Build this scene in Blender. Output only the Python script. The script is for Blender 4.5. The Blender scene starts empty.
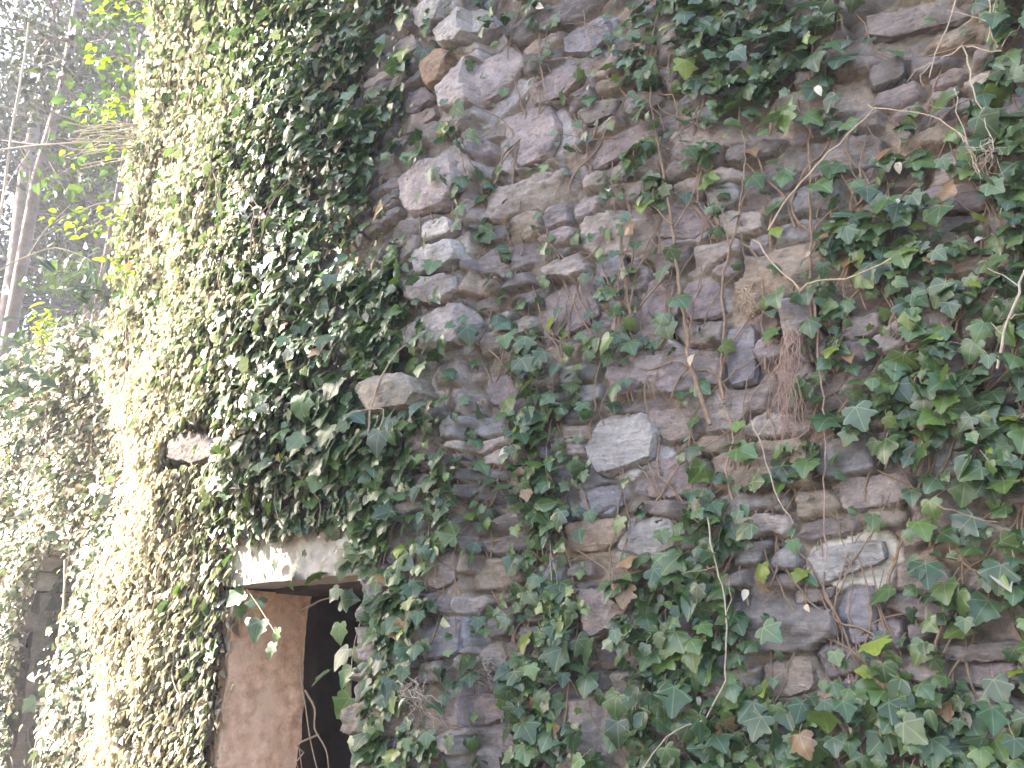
import bpy, bmesh, math, random
import numpy as np
from mathutils import Vector
R = math.radians
rng = np.random.default_rng(7)
random.seed(7)
S = bpy.context.scene
COL = S.collection

# ------------------------------------------------------------------ helpers
def tag(o, label=None, cat=None, group=None, kind=None):
    if label: o['label'] = label
    if cat: o['category'] = cat
    if group: o['group'] = group
    if kind: o['kind'] = kind
    return o

def empty(name, loc, label, cat, group=None):
    o = bpy.data.objects.new(name, None); COL.objects.link(o)
    o.location = loc; o.empty_display_size = .1
    return tag(o, label, cat, group)

def link(name, me, mat=None, parent=None):
    o = bpy.data.objects.new(name, me); COL.objects.link(o)
    if mat: me.materials.append(mat)
    if parent:
        o.parent = parent
        o.matrix_parent_inverse = parent.matrix_basis.inverted()
    return o

def mesh_np(name, V, F, smooth=True, attrs=None):
    """V (n,3); F either (m,k) array or list of such arrays"""
    V = np.asarray(V, np.float32)
    Fs = F if isinstance(F, list) else [F]
    Fs = [np.asarray(f, np.int32) for f in Fs if len(f)]
    me = bpy.data.meshes.new(name)
    nl = sum(f.size for f in Fs); nf = sum(len(f) for f in Fs)
    me.vertices.add(len(V)); me.vertices.foreach_set('co', V.ravel())
    me.loops.add(nl); me.polygons.add(nf)
    me.loops.foreach_set('vertex_index', np.concatenate([f.ravel() for f in Fs]))
    st, k = [], 0
    for f in Fs:
        st.append(k + np.arange(len(f)) * f.shape[1]); k += f.size
    me.polygons.foreach_set('loop_start', np.concatenate(st).astype(np.int32))
    me.update(calc_edges=True)
    me.polygons.foreach_set('use_smooth', np.full(nf, smooth))
    for nm, arr in (attrs or {}).items():
        arr = np.asarray(arr, np.float32)
        if arr.shape[1] == 4:
            a = me.attributes.new(nm, 'FLOAT_COLOR', 'POINT'); a.data.foreach_set('color', arr.ravel())
        else:
            a = me.attributes.new(nm, 'FLOAT_VECTOR', 'POINT'); a.data.foreach_set('vector', arr.ravel())
    me.validate(clean_customdata=False)
    return me

_perm = np.random.default_rng(3).permutation(512)
_perm = np.concatenate([_perm, _perm, _perm])
_val = np.random.default_rng(4).random(512)
def vnoise(x, y, z=0.0):
    x, y, z = np.broadcast_arrays(np.asarray(x, float), np.asarray(y, float), np.asarray(z, float))
    xi, yi, zi = np.floor(x).astype(int), np.floor(y).astype(int), np.floor(z).astype(int)
    fx, fy, fz = x - xi, y - yi, z - zi
    fx = fx*fx*(3-2*fx); fy = fy*fy*(3-2*fy); fz = fz*fz*(3-2*fz)
    def h(a, b, c): return _val[_perm[_perm[_perm[a & 511] + (b & 511)] + (c & 511)] & 511]
    def lx(b, c): return h(xi, b, c)*(1-fx) + h(xi+1, b, c)*fx
    def ly(c): return lx(yi, c)*(1-fy) + lx(yi+1, c)*fy
    return (ly(zi)*(1-fz) + ly(zi+1)*fz)*2 - 1
def fbm(x, y, z=0.0, o=4, g=.5):
    s, a = 0, 1.0
    for i in range(o):
        s = s + a*vnoise(np.asarray(x)*2**i + 17.3*i, np.asarray(y)*2**i + 5.1*i, np.asarray(z)*2**i + 9.7*i); a *= g
    return s

def tubes(paths, ns=6, wob=0.0):
    """paths: list of (points (k,3), radii (k,)); returns V, F"""
    Vs, Fq, n0 = [], [], 0
    for P, r in paths:
        P = np.asarray(P, float); r = np.broadcast_to(np.asarray(r, float), (len(P),))
        T = np.gradient(P, axis=0); T /= np.linalg.norm(T, axis=1, keepdims=True) + 1e-9
        ref = np.array([.31, .93, .2]) if abs(T[0] @ np.array([.31, .93, .2])) < .9 else np.array([1., 0, 0])
        A = np.cross(T, ref); A /= np.linalg.norm(A, axis=1, keepdims=True) + 1e-9
        B = np.cross(T, A)
        an = np.arange(ns)*2*np.pi/ns
        rr = r[:, None]*(1 + wob*rng.uniform(-1, 1, (len(P), ns))) if wob else r[:, None]*np.ones((1, ns))
        V = P[:, None] + rr[..., None]*(A[:, None]*np.cos(an)[None, :, None] + B[:, None]*np.sin(an)[None, :, None])
        k = len(P)
        i = np.arange(k-1)[:, None]*ns; j = np.arange(ns)[None]; j2 = (j+1) % ns
        F = np.stack([i+j, i+j2, i+ns+j2, i+ns+j], -1).reshape(-1, 4) + n0
        Vs.append(V.reshape(-1, 3)); Fq.append(F); n0 += k*ns
    return np.concatenate(Vs), np.concatenate(Fq)

def resample(P, step):
    P = np.asarray(P, float)
    if len(P) > 2:   # Catmull-Rom
        Q = [P[0]]
        E = np.vstack([2*P[0]-P[1], P, 2*P[-1]-P[-2]])
        for i in range(1, len(E)-2):
            n = max(2, int(np.linalg.norm(E[i+1]-E[i])/step))
            for t in np.linspace(0, 1, n+1)[1:]:
                a, b, c, d = E[i-1], E[i], E[i+1], E[i+2]
                Q.append(.5*((2*b)+(-a+c)*t+(2*a-5*b+4*c-d)*t*t+(-a+3*b-3*c+d)*t**3))
        return np.array(Q)
    n = max(2, int(np.linalg.norm(P[1]-P[0])/step))
    return P[0] + (P[1]-P[0])*np.linspace(0, 1, n+1)[:, None]

# ------------------------------------------------------------------ camera
PITCH, FPX, CAMZ = 17.0, 852.0, 1.6
cd = bpy.data.cameras.new('camera'); cam = bpy.data.objects.new('camera', cd); COL.objects.link(cam)
cam.location = (0, 0, CAMZ); cam.rotation_euler = (R(90+PITCH), 0, 0)
cd.sensor_fit = 'HORIZONTAL'; cd.sensor_width = 36; cd.lens = 36*FPX/1024
cd.clip_start = .05; cd.clip_end = 2000
S.camera = cam
cp, sp = math.cos(R(PITCH)), math.sin(R(PITCH))
def ray(px, py):
    x = (np.asarray(px, float)-512)/FPX; y = (384-np.asarray(py, float))/FPX
    return np.stack([x, cp - y*sp, sp + y*cp], -1)
def project(P):
    X, Y, Z = P[..., 0], P[..., 1], P[..., 2]-CAMZ
    d = Y*cp + Z*sp; u = -Y*sp + Z*cp
    d = np.where(d < .05, .05, d)
    return 512 + FPX*X/d, 384 - FPX*u/d
def at(px, py, depth):                       # measure a point at a given distance in front of the viewpoint
    d = ray(px, py); return d*(depth/d[..., 1])[..., None] + np.array([0, 0, CAMZ]) if np.ndim(px) else d*(depth/d[1]) + np.array([0, 0, CAMZ])

# ------------------------------------------------------------------ plan of the tall wall
# u = metres along the wall (0 at the straight joint, + to the right), v = height, h = outward from the face
UMIN, UMAX = -4.6, 3.4
_us = np.arange(-8.0, UMAX+.2, .01)
def _ang(u):
    a = np.where(u >= 0, 34.0, 40.0 + 14.0*np.clip(-u/3.5, 0, 1))
    return a + np.clip((-u-3.98)/1.2, 0, 1)*60
_a = np.radians(_ang(_us))
_k0 = int(np.argmin(abs(_us)))
_C = np.zeros((len(_us), 2))
_C[:, 0] = np.cumsum(np.cos(_a))*.01; _C[:, 1] = -np.cumsum(np.sin(_a))*.01
_C += np.array([-.107, 3.34]) - _C[_k0]
def WP(u, v, h):
    u, v, h = np.broadcast_arrays(np.asarray(u, float), np.asarray(v, float), np.asarray(h, float))
    x = np.interp(u, _us, _C[:, 0]); y = np.interp(u, _us, _C[:, 1]); a = np.interp(u, _us, _a)
    return np.stack([x - h*np.sin(a), y - h*np.cos(a), v], -1)
def WN(u):
    a = np.interp(u, _us, _a); return np.stack([-np.sin(a), -np.cos(a), 0*a], -1)
def WT(u):
    a = np.interp(u, _us, _a); return np.stack([np.cos(a), -np.sin(a), 0*a], -1)
_sel = (_us > -4.2) & (_us < UMAX)
def px2wall(px, py, h=0.05):
    """pixel measured on the photo -> wall coordinates u, v"""
    d = ray(px, py); t = d[..., 0]/d[..., 1]
    Q = WP(_us[_sel], 0, h); r = Q[:, 0]/Q[:, 1]
    u = np.interp(t, r, _us[_sel]); Y = np.interp(u, _us[_sel], Q[:, 1])
    return u, CAMZ + Y/d[..., 1]*d[..., 2]
# the low wall further left: straight
LA = R(40); L0 = at(150, 500, 6.6); L0[2] = 0
_lt = np.array([math.cos(LA), -math.sin(LA), 0]); _ln = np.array([-math.sin(LA), -math.cos(LA), 0])
def LP(u, v, h):
    u, v, h = np.broadcast_arrays(np.asarray(u, float), np.asarray(v, float), np.asarray(h, float))
    return L0 + u[..., None]*_lt + h[..., None]*_ln + v[..., None]*np.array([0, 0, 1.])
def px2low(px, py, h=0.0):
    d = ray(px, py); o = np.array([0, 0, CAMZ]); q = L0 + _ln*h
    k = ((q-o) @ _ln)/(d @ _ln); P = o + d*k
    return float((P-L0) @ _lt), float(P[2])

# door and arch openings in wall coordinates
DU0 = float(px2wall(241, 640, 0.0)[0]); DU1 = float(px2wall(380, 640, 0.0)[0])
DV = float(px2wall(300, 583, 0.0)[1])
AU0, _ = px2low(32, 650); AU1, _ = px2low(82, 650); AV = px2low(50, 548)[1]
print('door', DU0, DU1, DV, 'arch', AU0, AU1, AV, 'end', _C[0], 'low', L0)

# ------------------------------------------------------------------ materials
def new_mat(name):
    m = bpy.data.materials.new(name); m.use_nodes = True
    nt = m.node_tree; nt.nodes.clear()
    out = nt.nodes.new('ShaderNodeOutputMaterial')
    return m, nt, out
def N(nt, t, **kw):
    n = nt.nodes.new(t)
    for k, v in kw.items():
        if k.startswith('i_'): n.inputs[k[2:].replace('_', ' ')].default_value = v
        else: setattr(n, k, v)
    return n
def ramp(nt, src, stops):
    r = N(nt, 'ShaderNodeValToRGB'); e = r.color_ramp.elements
    while len(e) < len(stops): e.new(.5)
    for q, (p, c) in zip(e, stops): q.position = p; q.color = (*c, 1) if len(c) == 3 else c
    nt.links.new(src, r.inputs[0]); return r.outputs[0]
def mixc(nt, fac, a, b, mode='MIX'):
    m = N(nt, 'ShaderNodeMix', data_type='RGBA', blend_type=mode)
    for s, v in ((0, fac), (6, a), (7, b)):
        if hasattr(v, 'links'): nt.links.new(v, m.inputs[s])
        else: m.inputs[s].default_value = (*v, 1) if isinstance(v, tuple) and len(v) == 3 else v
    return m.outputs[2]
def noise(nt, scale, det=5, vec=None, rough=.55, dist=0.0):
    n = N(nt, 'ShaderNodeTexNoise'); n.inputs['Scale'].default_value = scale; n.inputs['Detail'].default_value = det
    n.inputs['Roughness'].default_value = rough; n.inputs['Distortion'].default_value = dist
    if vec is None:
        g = nt.nodes.get('geo') or N(nt, 'ShaderNodeNewGeometry', name='geo'); vec = g.outputs['Position']
    nt.links.new(vec, n.inputs['Vector']); return n.outputs['Fac']

def stone_material(name, attr=True, base=(.22, .2, .2), moss=True, bump=.85):
    m, nt, out = new_mat(name)
    p = N(nt, 'ShaderNodeBsdfPrincipled', i_Roughness=.85)
    if attr:
        a = N(nt, 'ShaderNodeAttribute', attribute_name='Col'); c = a.outputs['Color']
    else:
        oi = N(nt, 'ShaderNodeObjectInfo')
        c = mixc(nt, oi.outputs['Random'], tuple(x*.92 for x in base), tuple(x*1.12 for x in base))
    n1 = noise(nt, 9, 8, rough=.7)
    c = mixc(nt, .85, c, ramp(nt, n1, [(.28, (.5, .49, .49)), (.5, (.95, .95, .95)), (.72, (1.4, 1.37, 1.33))]), 'MULTIPLY')
    n2 = noise(nt, 60, 6, rough=.7)
    c = mixc(nt, .6, c, ramp(nt, n2, [(.3, (.6, .6, .6)), (.55, (1, 1, 1)), (.75, (1.5, 1.5, 1.48))]), 'MULTIPLY')
    g = nt.nodes.get('geo'); mp = N(nt, 'ShaderNodeMapping'); mp.inputs['Scale'].default_value = (1, 1, 5.5); mp.inputs['Rotation'].default_value = (.12, .2, 0)
    nt.links.new(g.outputs['Position'], mp.inputs[0])
    nb = noise(nt, 11, 9, mp.outputs[0], .72, .4)      # bedding of the stone
    c = mixc(nt, .7, c, ramp(nt, nb, [(.30, (.52, .5, .5)), (.46, (1, 1, 1)), (.66, (1.3, 1.27, 1.22))]), 'MULTIPLY')
    n3 = noise(nt, 4.5, 7, rough=.65, dist=.6)          # warm stains of iron and earth
    c = mixc(nt, ramp(nt, n3, [(.60, (0, 0, 0)), (.76, (.5, .5, .5))]), c, (.30, .20, .11))
    n4 = noise(nt, 14, 8, rough=.75, dist=.3)            # pale lichen crust
    c = mixc(nt, ramp(nt, n4, [(.62, (0, 0, 0)), (.72, (.45, .45, .45))]), c, (.40, .375, .365))
    if moss:
        n5 = noise(nt, 3.2, 6, rough=.7)
        c = mixc(nt, ramp(nt, n5, [(.58, (0, 0, 0)), (.76, (.45, .45, .45))]), c, (.12, .125, .07))
    nt.links.new(c, p.inputs['Base Color'])
    b = N(nt, 'ShaderNodeBump', i_Strength=bump, i_Distance=.012)
    hsum = N(nt, 'ShaderNodeMath', operation='MULTIPLY_ADD'); nt.links.new(n2, hsum.inputs[0]); hsum.inputs[1].default_value = .5
    nt.links.new(nb, hsum.inputs[2]); nt.links.new(hsum.outputs[0], b.inputs['Height'])
    nt.links.new(b.outputs[0], p.inputs['Normal']); nt.links.new(p.outputs[0], out.inputs[0])
    return m
M_WALL = stone_material('rubble_masonry')
M_BLOCK = stone_material('weathered_stone', attr=False, base=(.24, .20, .17))

def plain(name, c1, c2, scale, rough=.85, bump=.4, c3=None):
    m, nt, out = new_mat(name)
    p = N(nt, 'ShaderNodeBsdfPrincipled', i_Roughness=rough)
    n = noise(nt, scale, 7, rough=.7); c = ramp(nt, n, [(.3, c1), (.68, c2)])
    if c3:
        c = mixc(nt, ramp(nt, noise(nt, scale*.4, 5), [(.5, (0, 0, 0)), (.66, (1, 1, 1))]), c, c3)
    nt.links.new(c, p.inputs['Base Color'])
    b = N(nt, 'ShaderNodeBump', i_Strength=bump, i_Distance=.01); nt.links.new(n, b.inputs['Height'])
    nt.links.new(b.outputs[0], p.inputs['Normal']); nt.links.new(p.outputs[0], out.inputs[0])
    return m
M_LINTEL = plain('pale_lintel_stone', (.24, .21, .185), (.46, .42, .38), 16, bump=.9, c3=(.33, .27, .215))
M_PLASTER = plain('orange_earth_render', (.40, .225, .135), (.80, .58, .43), 17, c3=(.62, .45, .33), bump=.9)
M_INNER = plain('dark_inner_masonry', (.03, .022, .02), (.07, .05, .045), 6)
M_RECESS = plain('dark_brown_earth', (.07, .045, .03), (.19, .125, .085), 12, bump=.9)  # mottled dark brown for the back of the recess
M_STEM = plain('brown_ivy_stem', (.13, .085, .055), (.26, .18, .125), 60)
M_PALE = plain('pale_dry_stalk', (.26, .21, .165), (.44, .37, .30), 60)
M_TAN = plain('tan_dry_stalk', (.28, .20, .14), (.44, .34, .25), 60)
M_ROOT = plain('reddish_root', (.20, .12, .095), (.36, .25, .21), 80)
M_BARK = plain('dark_bark', (.05, .036, .028), (.13, .095, .075), 25, bump=.9)
M_TRUNK = plain('tree_bark', (.11, .082, .075), (.24, .19, .18), 9, bump=.8)
M_GROUND = plain('leaf_litter', (.06, .042, .026), (.17, .12, .075), 5, c3=(.055, .06, .028))

def leaf_material(name, rough=.36, trans=.3, veins=True, tcol=(1.25, 1.5, .45), spec=.5):
    m, nt, out = new_mat(name)
    a = N(nt, 'ShaderNodeAttribute', attribute_name='Col'); c = a.outputs['Color']
    p = N(nt, 'ShaderNodeBsdfPrincipled', i_Roughness=rough)
    p.inputs['Specular IOR Level'].default_value = spec
    if veins:
        uv = N(nt, 'ShaderNodeAttribute', attribute_name='luv'); s = N(nt, 'ShaderNodeSeparateXYZ')
        nt.links.new(uv.outputs['Vector'], s.inputs[0])
        def mth(op, x, y=None):
            n = N(nt, 'ShaderNodeMath', operation=op)
            for i, q in enumerate((x, y)):
                if q is None: continue
                if hasattr(q, 'links'): nt.links.new(q, n.inputs[i])
                else: n.inputs[i].default_value = q
            return n.outputs[0]
        th = mth('DIVIDE', mth('ARCTAN2', s.outputs['X'], s.outputs['Y']), .93)
        fr = mth('ABSOLUTE', mth('SUBTRACT', th, mth('ROUND', th)))
        ln = mth('MULTIPLY', fr, mth('SQRT', mth('ADD', mth('MULTIPLY', s.outputs['X'], s.outputs['X']), mth('MULTIPLY', s.outputs['Y'], s.outputs['Y']))))
        k = mth('LESS_THAN', ln, .022)
        c = mixc(nt, mth('MULTIPLY', k, .5), c, mixc(nt, .6, c, (.30, .36, .2)))
        blot = noise(nt, 45, 3)
        c = mixc(nt, .5, c, ramp(nt, blot, [(.3, (.7, .7, .75)), (.7, (1.35, 1.3, 1.2))]), 'MULTIPLY')
    nt.links.new(c, p.inputs['Base Color'])
    t = N(nt, 'ShaderNodeBsdfTranslucent'); nt.links.new(mixc(nt, 1.0, c, tcol, 'MULTIPLY'), t.inputs['Color'])
    mx = N(nt, 'ShaderNodeMixShader', i_Fac=trans)
    nt.links.new(p.outputs[0], mx.inputs[1]); nt.links.new(t.outputs[0], mx.inputs[2]); nt.links.new(mx.outputs[0], out.inputs[0])
    return m
M_IVY = leaf_material('ivy_leaf', rough=.36, spec=.6, trans=.26, tcol=(1.06, 1.12, .82))
M_SPRIG = leaf_material('thin_green_leaf', rough=.5, trans=.5, veins=False, tcol=(1.5, 1.6, .5))
M_NEEDLE = leaf_material('forest_leaf', rough=.55, trans=.25, veins=False)

# ------------------------------------------------------------------ masonry
PAL = np.array([(.235, .205, .212), (.205, .178, .172), (.215, .212, .222), (.262, .232, .222), (.17, .155, .155), (.24, .20, .165), (.30, .265, .25)])
def masonry(WF, us, vs, seeds, holes, seed, step=None, top=None, closed=0.5):
    """height-field rubble wall. seeds: dict of stone arrays; holes: callable(u,v)->bool"""
    r = np.random.default_rng(seed)
    U, Vv = np.meshgrid(us, vs)
    n = len(seeds['u'])
    wx = .012*fbm(U*9, Vv*9, 1.7, 3) + .005*fbm(U*34, Vv*34, 4.7, 2); wy = .010*fbm(U*9, Vv*9, 8.3, 3) + .004*fbm(U*34, Vv*34, 2.7, 2)
    Pu, Pv = U + wx, Vv + wy
    d1 = np.full(U.shape, 9.0); d2 = np.full(U.shape, 9.0); ID = np.full(U.shape, -1, int)
    for i in range(n):
        cu, cv, a, b, ro, p = (seeds[k][i] for k in ('u', 'v', 'a', 'b', 'rot', 'p'))
        e = 1.9*max(a, b*.8) + .05; f = 1.9*(b + .25*a) + .05
        i0, i1 = np.searchsorted(us, [cu-e, cu+e]); j0, j1 = np.searchsorted(vs, [cv-f, cv+f])
        if i1 <= i0 or j1 <= j0: continue
        x = Pu[j0:j1, i0:i1]-cu; y = Pv[j0:j1, i0:i1]-cv
        c, s = math.cos(ro), math.sin(ro)
        X = np.abs(c*x + s*y)/a; Y = np.abs(-s*x + c*y)/b
        d = (X**p + Y**p)**(1/p)
        D1 = d1[j0:j1, i0:i1]; D2 = d2[j0:j1, i0:i1]; I = ID[j0:j1, i0:i1]
        m = d < D1
        D2[...] = np.where(m, D1, np.minimum(D2, d)); I[m] = i; D1[...] = np.where(m, d, D1)
    A = np.append(seeds['a'], .1)[ID]; B = np.append(seeds['b'], .06)[ID]
    mn = np.minimum(A, B)
    gap = np.minimum((d2-d1)*mn*.8, (1.75-d1)*mn)
    jw = .005 + .006*fbm(U*5, Vv*5, 3.3, 2)
    w = .008 + .005*fbm(U*4, Vv*4, 5.1, 2)
    t = np.clip((gap-jw)/np.clip(w, .006, .05), 0, 1); s = 1-(1-t)**2.2
    s = np.where(ID < 0, 0, s)
    top_h = np.append(r.uniform(.028, .058, n) + seeds['dh'], 0)[ID]
    gx = np.append(r.normal(0, .07, n), 0)[ID]; gy = np.append(r.normal(-.04, .10, n), 0)[ID]
    cu = np.append(seeds['u'], 0)[ID]; cv = np.append(seeds['v'], 0)[ID]
    X = U-cu; Y = Vv-cv
    h = top_h + gx*X + gy*Y
    for k in range(3):                                   # broken facets
        fx = np.append(r.normal(0, .35, n), 0)[ID]; fy = np.append(r.normal(0, .45, n), 0)[ID]
        o = np.append(r.uniform(.005, .04, n), 0)[ID]
        h = np.minimum(h, top_h + o + .8*(fx*X + fy*Y))
    h = h + .011*fbm(U*12, Vv*18, ID*.37, 5, .62) + .006*np.abs(fbm(U*40, Vv*75, ID*.7, 3)) - .010*np.clip(fbm(U*7+Vv*3, Vv*26, ID*.9, 3)-.25, 0, 1)
    mort = -.008 + .018*fbm(U*11, Vv*11, 2.2, 4) + .005*fbm(U*50, Vv*50, 6.2, 2)
    H = mort*(1-s) + np.maximum(h, mort+.004)*s
    if step is not None: H = H + step(U, Vv)
    # colour belongs to the stone or the earth mortar
    tint = np.array([.88, .84, .82])*PAL[r.integers(0, len(PAL), n)]*r.uniform(.8, 1.2, (n, 1)); tint = np.where(np.isnan(seeds['c']), tint, seeds['c'])
    tint = np.vstack([tint, (.15, .12, .10)])
    mc = np.stack([.215+.09*fbm(U*6, Vv*6, 4.4, 3), .175+.065*fbm(U*6, Vv*6, 4.4, 3), .142+.04*fbm(U*6, Vv*6, 4.4, 3)], -1)
    k = np.clip(s*1.6, 0, 1)[..., None]
    C = np.clip(tint[ID]*k + mc*(1-k), .02, .8)
    P = WF(U, Vv, H)
    ny, nx = U.shape
    idx = np.arange(ny*nx).reshape(ny, nx)
    uc = .5*(us[1:]+us[:-1])[None]; vc = .5*(vs[1:]+vs[:-1])[:, None]
    keep = ~holes(uc + 0*vc, vc + 0*uc)
    if top is not None: keep &= (vc < top(uc))
    F = np.stack([idx[:-1, :-1], idx[:-1, 1:], idx[1:, 1:], idx[1:, :-1]], -1)[keep]
    V = P.reshape(-1, 3); Cc = np.concatenate([C.reshape(-1, 3), np.ones((ny*nx, 1))], 1)
    used = np.zeros(len(V), bool); used[F.ravel()] = True
    remap = np.cumsum(used)-1
    return V[used], remap[F], Cc[used], H

def course_seeds(u0, u1, v0, v1, seed, manual=(), sc=1.0):
    r = np.random.default_rng(seed); L = []
    def free(u, v, a, b):
        for (mu, mv, ma, mb) in manual:
            if abs(u-mu) < ma*.8 + a*.55 and abs(v-mv) < mb*.85 + b*.55: return False
        return True
    v = v0
    while v < v1:
        ch = r.choice([.075, .105, .135, .17, .205], p=[.2, .24, .24, .2, .12])*r.uniform(.85, 1.15)*sc
        u = u0 - r.uniform(0, .2)
        ph = r.uniform(0, 9)
        while u < u1:
            w = ch*r.uniform(1.1, 3.3)
            cv = v + ch/2 + .03*math.sin(u*1.3+ph) + .02*math.sin(u*3.1+ph*2)
            q = r.random()
            if q < .22 and ch > .1:                     # two thin stones on top of one another
                for f in (.27, .75):
                    if free(u+w/2, cv+(f-.5)*ch, w/2, ch/4):
                        L.append((u+w/2+r.normal(0, .01), cv+(f-.5)*ch, w/2, ch*.27, r.normal(0, .07), r.uniform(2.4, 4)))
            elif free(u+w/2, cv, w/2, ch/2):
                L.append((u+w/2, cv+r.normal(0, .01), w*.52, ch*r.uniform(.46, .6), r.normal(0, .10), r.uniform(3.5, 9.0)))
            u += w
        v += ch
    return L

# ------------------------------------------------------------------ prominent stones traced on the wall
MAUVE, PALE, BROWN, BLUE, WARM, GREY = (.25, .215, .222), (.40, .372, .372), (.25, .18, .125), (.235, .232, .262), (.33, .265, .205), (.22, .2, .195)
HERO = [  # polygon in photo pixels, proud of the wall by (m), colour, label
 ([(350,388),(368,376),(405,373),(414,389),(402,406),(362,411)], .24, (.33,.31,.27), 'rounded pale stone jutting far out of the ivy'),
 ([(166,440),(180,431),(204,433),(208,454),(190,463),(169,460)], .30, (.10,.082,.07), 'brown rounded stone jutting out among sunlit ivy'),
 ([(418,334),(470,306),(479,322),(477,348),(446,358),(420,353)], .10, (.36,.325,.315), None),
 ([(420,286),(464,278),(471,297),(446,311),(422,306)], .09, (.33,.30,.295), None),
 ([(425,256),(467,245),(474,264),(461,274),(427,281)], .085, PALE, None),
 ([(433,229),(461,223),(466,240),(436,248)], .07, PALE, None),
 ([(408,188),(430,168),(464,164),(470,190),(457,214),(420,221)], .08, (.33,.30,.31), None),
 ([(426,24),(452,0),(463,8),(453,29),(433,41)], .10, PALE, None),
 ([(448,42),(488,10),(500,25),(472,51),(453,56)], .10, PALE, None),
 ([(448,96),(478,62),(508,46),(524,60),(500,94),(472,114),(451,118)], .07, (.34,.31,.315), None),
 ([(432,73),(455,58),(465,65),(456,89),(441,96)], .09, BROWN, 'brown stone wedged among paler ones'),
 ([(405,50),(424,40),(430,55),(412,68)], .06, MAUVE, None),
 ([(410,105),(436,92),(444,104),(420,122)], .07, MAUVE, None),
 ([(408,130),(440,112),(446,122),(416,142)], .06, (.3,.25,.22), None),
 ([(503,116),(544,99),(558,120),(550,154),(516,167),(502,142)], .055, (.34,.305,.31), None),
 ([(526,86),(569,60),(583,75),(561,97),(531,104)], .06, MAUVE, None),
 ([(576,153),(640,119),(661,121),(655,136),(592,168)], .05, MAUVE, None),
 ([(575,112),(600,98),(618,96),(612,112),(586,125)], .06, GREY, None),
 ([(625,96),(655,80),(662,98),(640,112),(622,112)], .06, GREY, None),
 ([(560,35),(600,12),(612,28),(590,50),(562,52)], .05, BLUE, None),
 ([(580,451),(600,418),(644,410),(656,434),(650,459),(600,476)], .075, (.40,.375,.385), 'large whitish fractured stone in the bare patch'),
 ([(563,523),(614,518),(622,534),(601,552),(564,552)], .06, WARM, 'flat pinkish block beside the pale wedge stone'),
 ([(612,549),(632,521),(670,515),(678,544),(650,558)], .06, (.40,.39,.41), 'pale wedge stone in the bare patch'),
 ([(576,592),(630,585),(636,604),(622,626),(592,640)], .12, (.25,.215,.205), 'dark pointed stone hanging forward over a hollow'),
 ([(592,644),(618,638),(623,664),(601,672)], .05, GREY, None),
 ([(640,462),(698,452),(708,488),(648,502)], .045, MAUVE, None),
 ([(575,488),(618,484),(622,508),(580,514)], .05, BLUE, None),
 ([(804,553),(880,538),(886,560),(806,588)], .05, (.50,.47,.42), 'block crusted with white lichen'),
 ([(842,590),(875,584),(878,640),(848,645)], .05, BLUE, 'upright bluish slab'),
 ([(795,590),(835,586),(830,600),(795,604)], .05, GREY, None),
 ([(780,301),(814,297),(819,334),(786,345)], .11, (.30,.275,.28), 'grey block jutting out above hanging roots'),
 ([(642,277),(676,278),(676,317),(645,316)], .04, MAUVE, None),
 ([(680,284),(716,278),(722,312),(684,320)], .04, MAUVE, None),
 ([(722,330),(752,320),(756,378),(726,386)], .045, BLUE, None),
 ([(942,645),(1024,640),(1026,658),(942,662)], .07, GREY, 'long thin grey ledge slab'),
 ([(450,701),(504,690),(508,718),(456,728)], .06, MAUVE, None),
 ([(836,478),(908,470),(912,498),(838,512)], .045, (.31,.275,.265), None),
 ([(920,187),(984,178),(986,204),(925,210)], .05, MAUVE, None),
 ([(1000,96),(1030,84),(1032,114),(1002,118)], .06, BLUE, None),
 ([(341,224),(368,215),(372,234),(346,243)], .07, MAUVE, None),
 ([(343,255),(372,246),(376,268),(350,282)], .06, (.3,.24,.2), None),
 ([(540,292),(590,276),(598,318),(546,340)], .045, MAUVE, None),
 ([(592,258),(622,252),(624,272),(596,278)], .05, BLUE, None),
 ([(648,212),(700,196),(712,224),(690,238),(652,236)], .05, MAUVE, None),
 ([(862,12),(952,0),(975,14),(890,36),(864,34)], .06, (.2,.18,.175), None),
 ([(866,64),(900,52),(905,72),(870,86)], .05, (.19,.185,.195), None),
 ([(484,376),(520,372),(522,402),(488,406)], .05, MAUVE, None),
 ([(432,626),(468,618),(472,655),(434,660)], .06, BLUE, None),
 ([(436,556),(462,550),(466,584),(440,590)], .06, (.3,.27,.26), None),
 ([(760,662),(812,655),(816,690),(764,700)], .05, (.28,.24,.21), None),
 ([(640,410),(690,405),(694,436),(660,440)], .04, (.26,.225,.215), None),
 ([(700,520),(716,515),(720,545),(702,548)], .04, MAUVE, None),
]
hero_uv, manual = [], []
for poly, proud, colr, lab in HERO:
    p = np.array(poly, float); u, v = px2wall(p[:, 0], p[:, 1], .05 if proud < .2 else proud*.95)
    hero_uv.append(np.stack([u, v], 1))
    manual.append(((u.min()+u.max())/2, (v.min()+v.max())/2, (u.max()-u.min())/2, (v.max()-v.min())/2))

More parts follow.
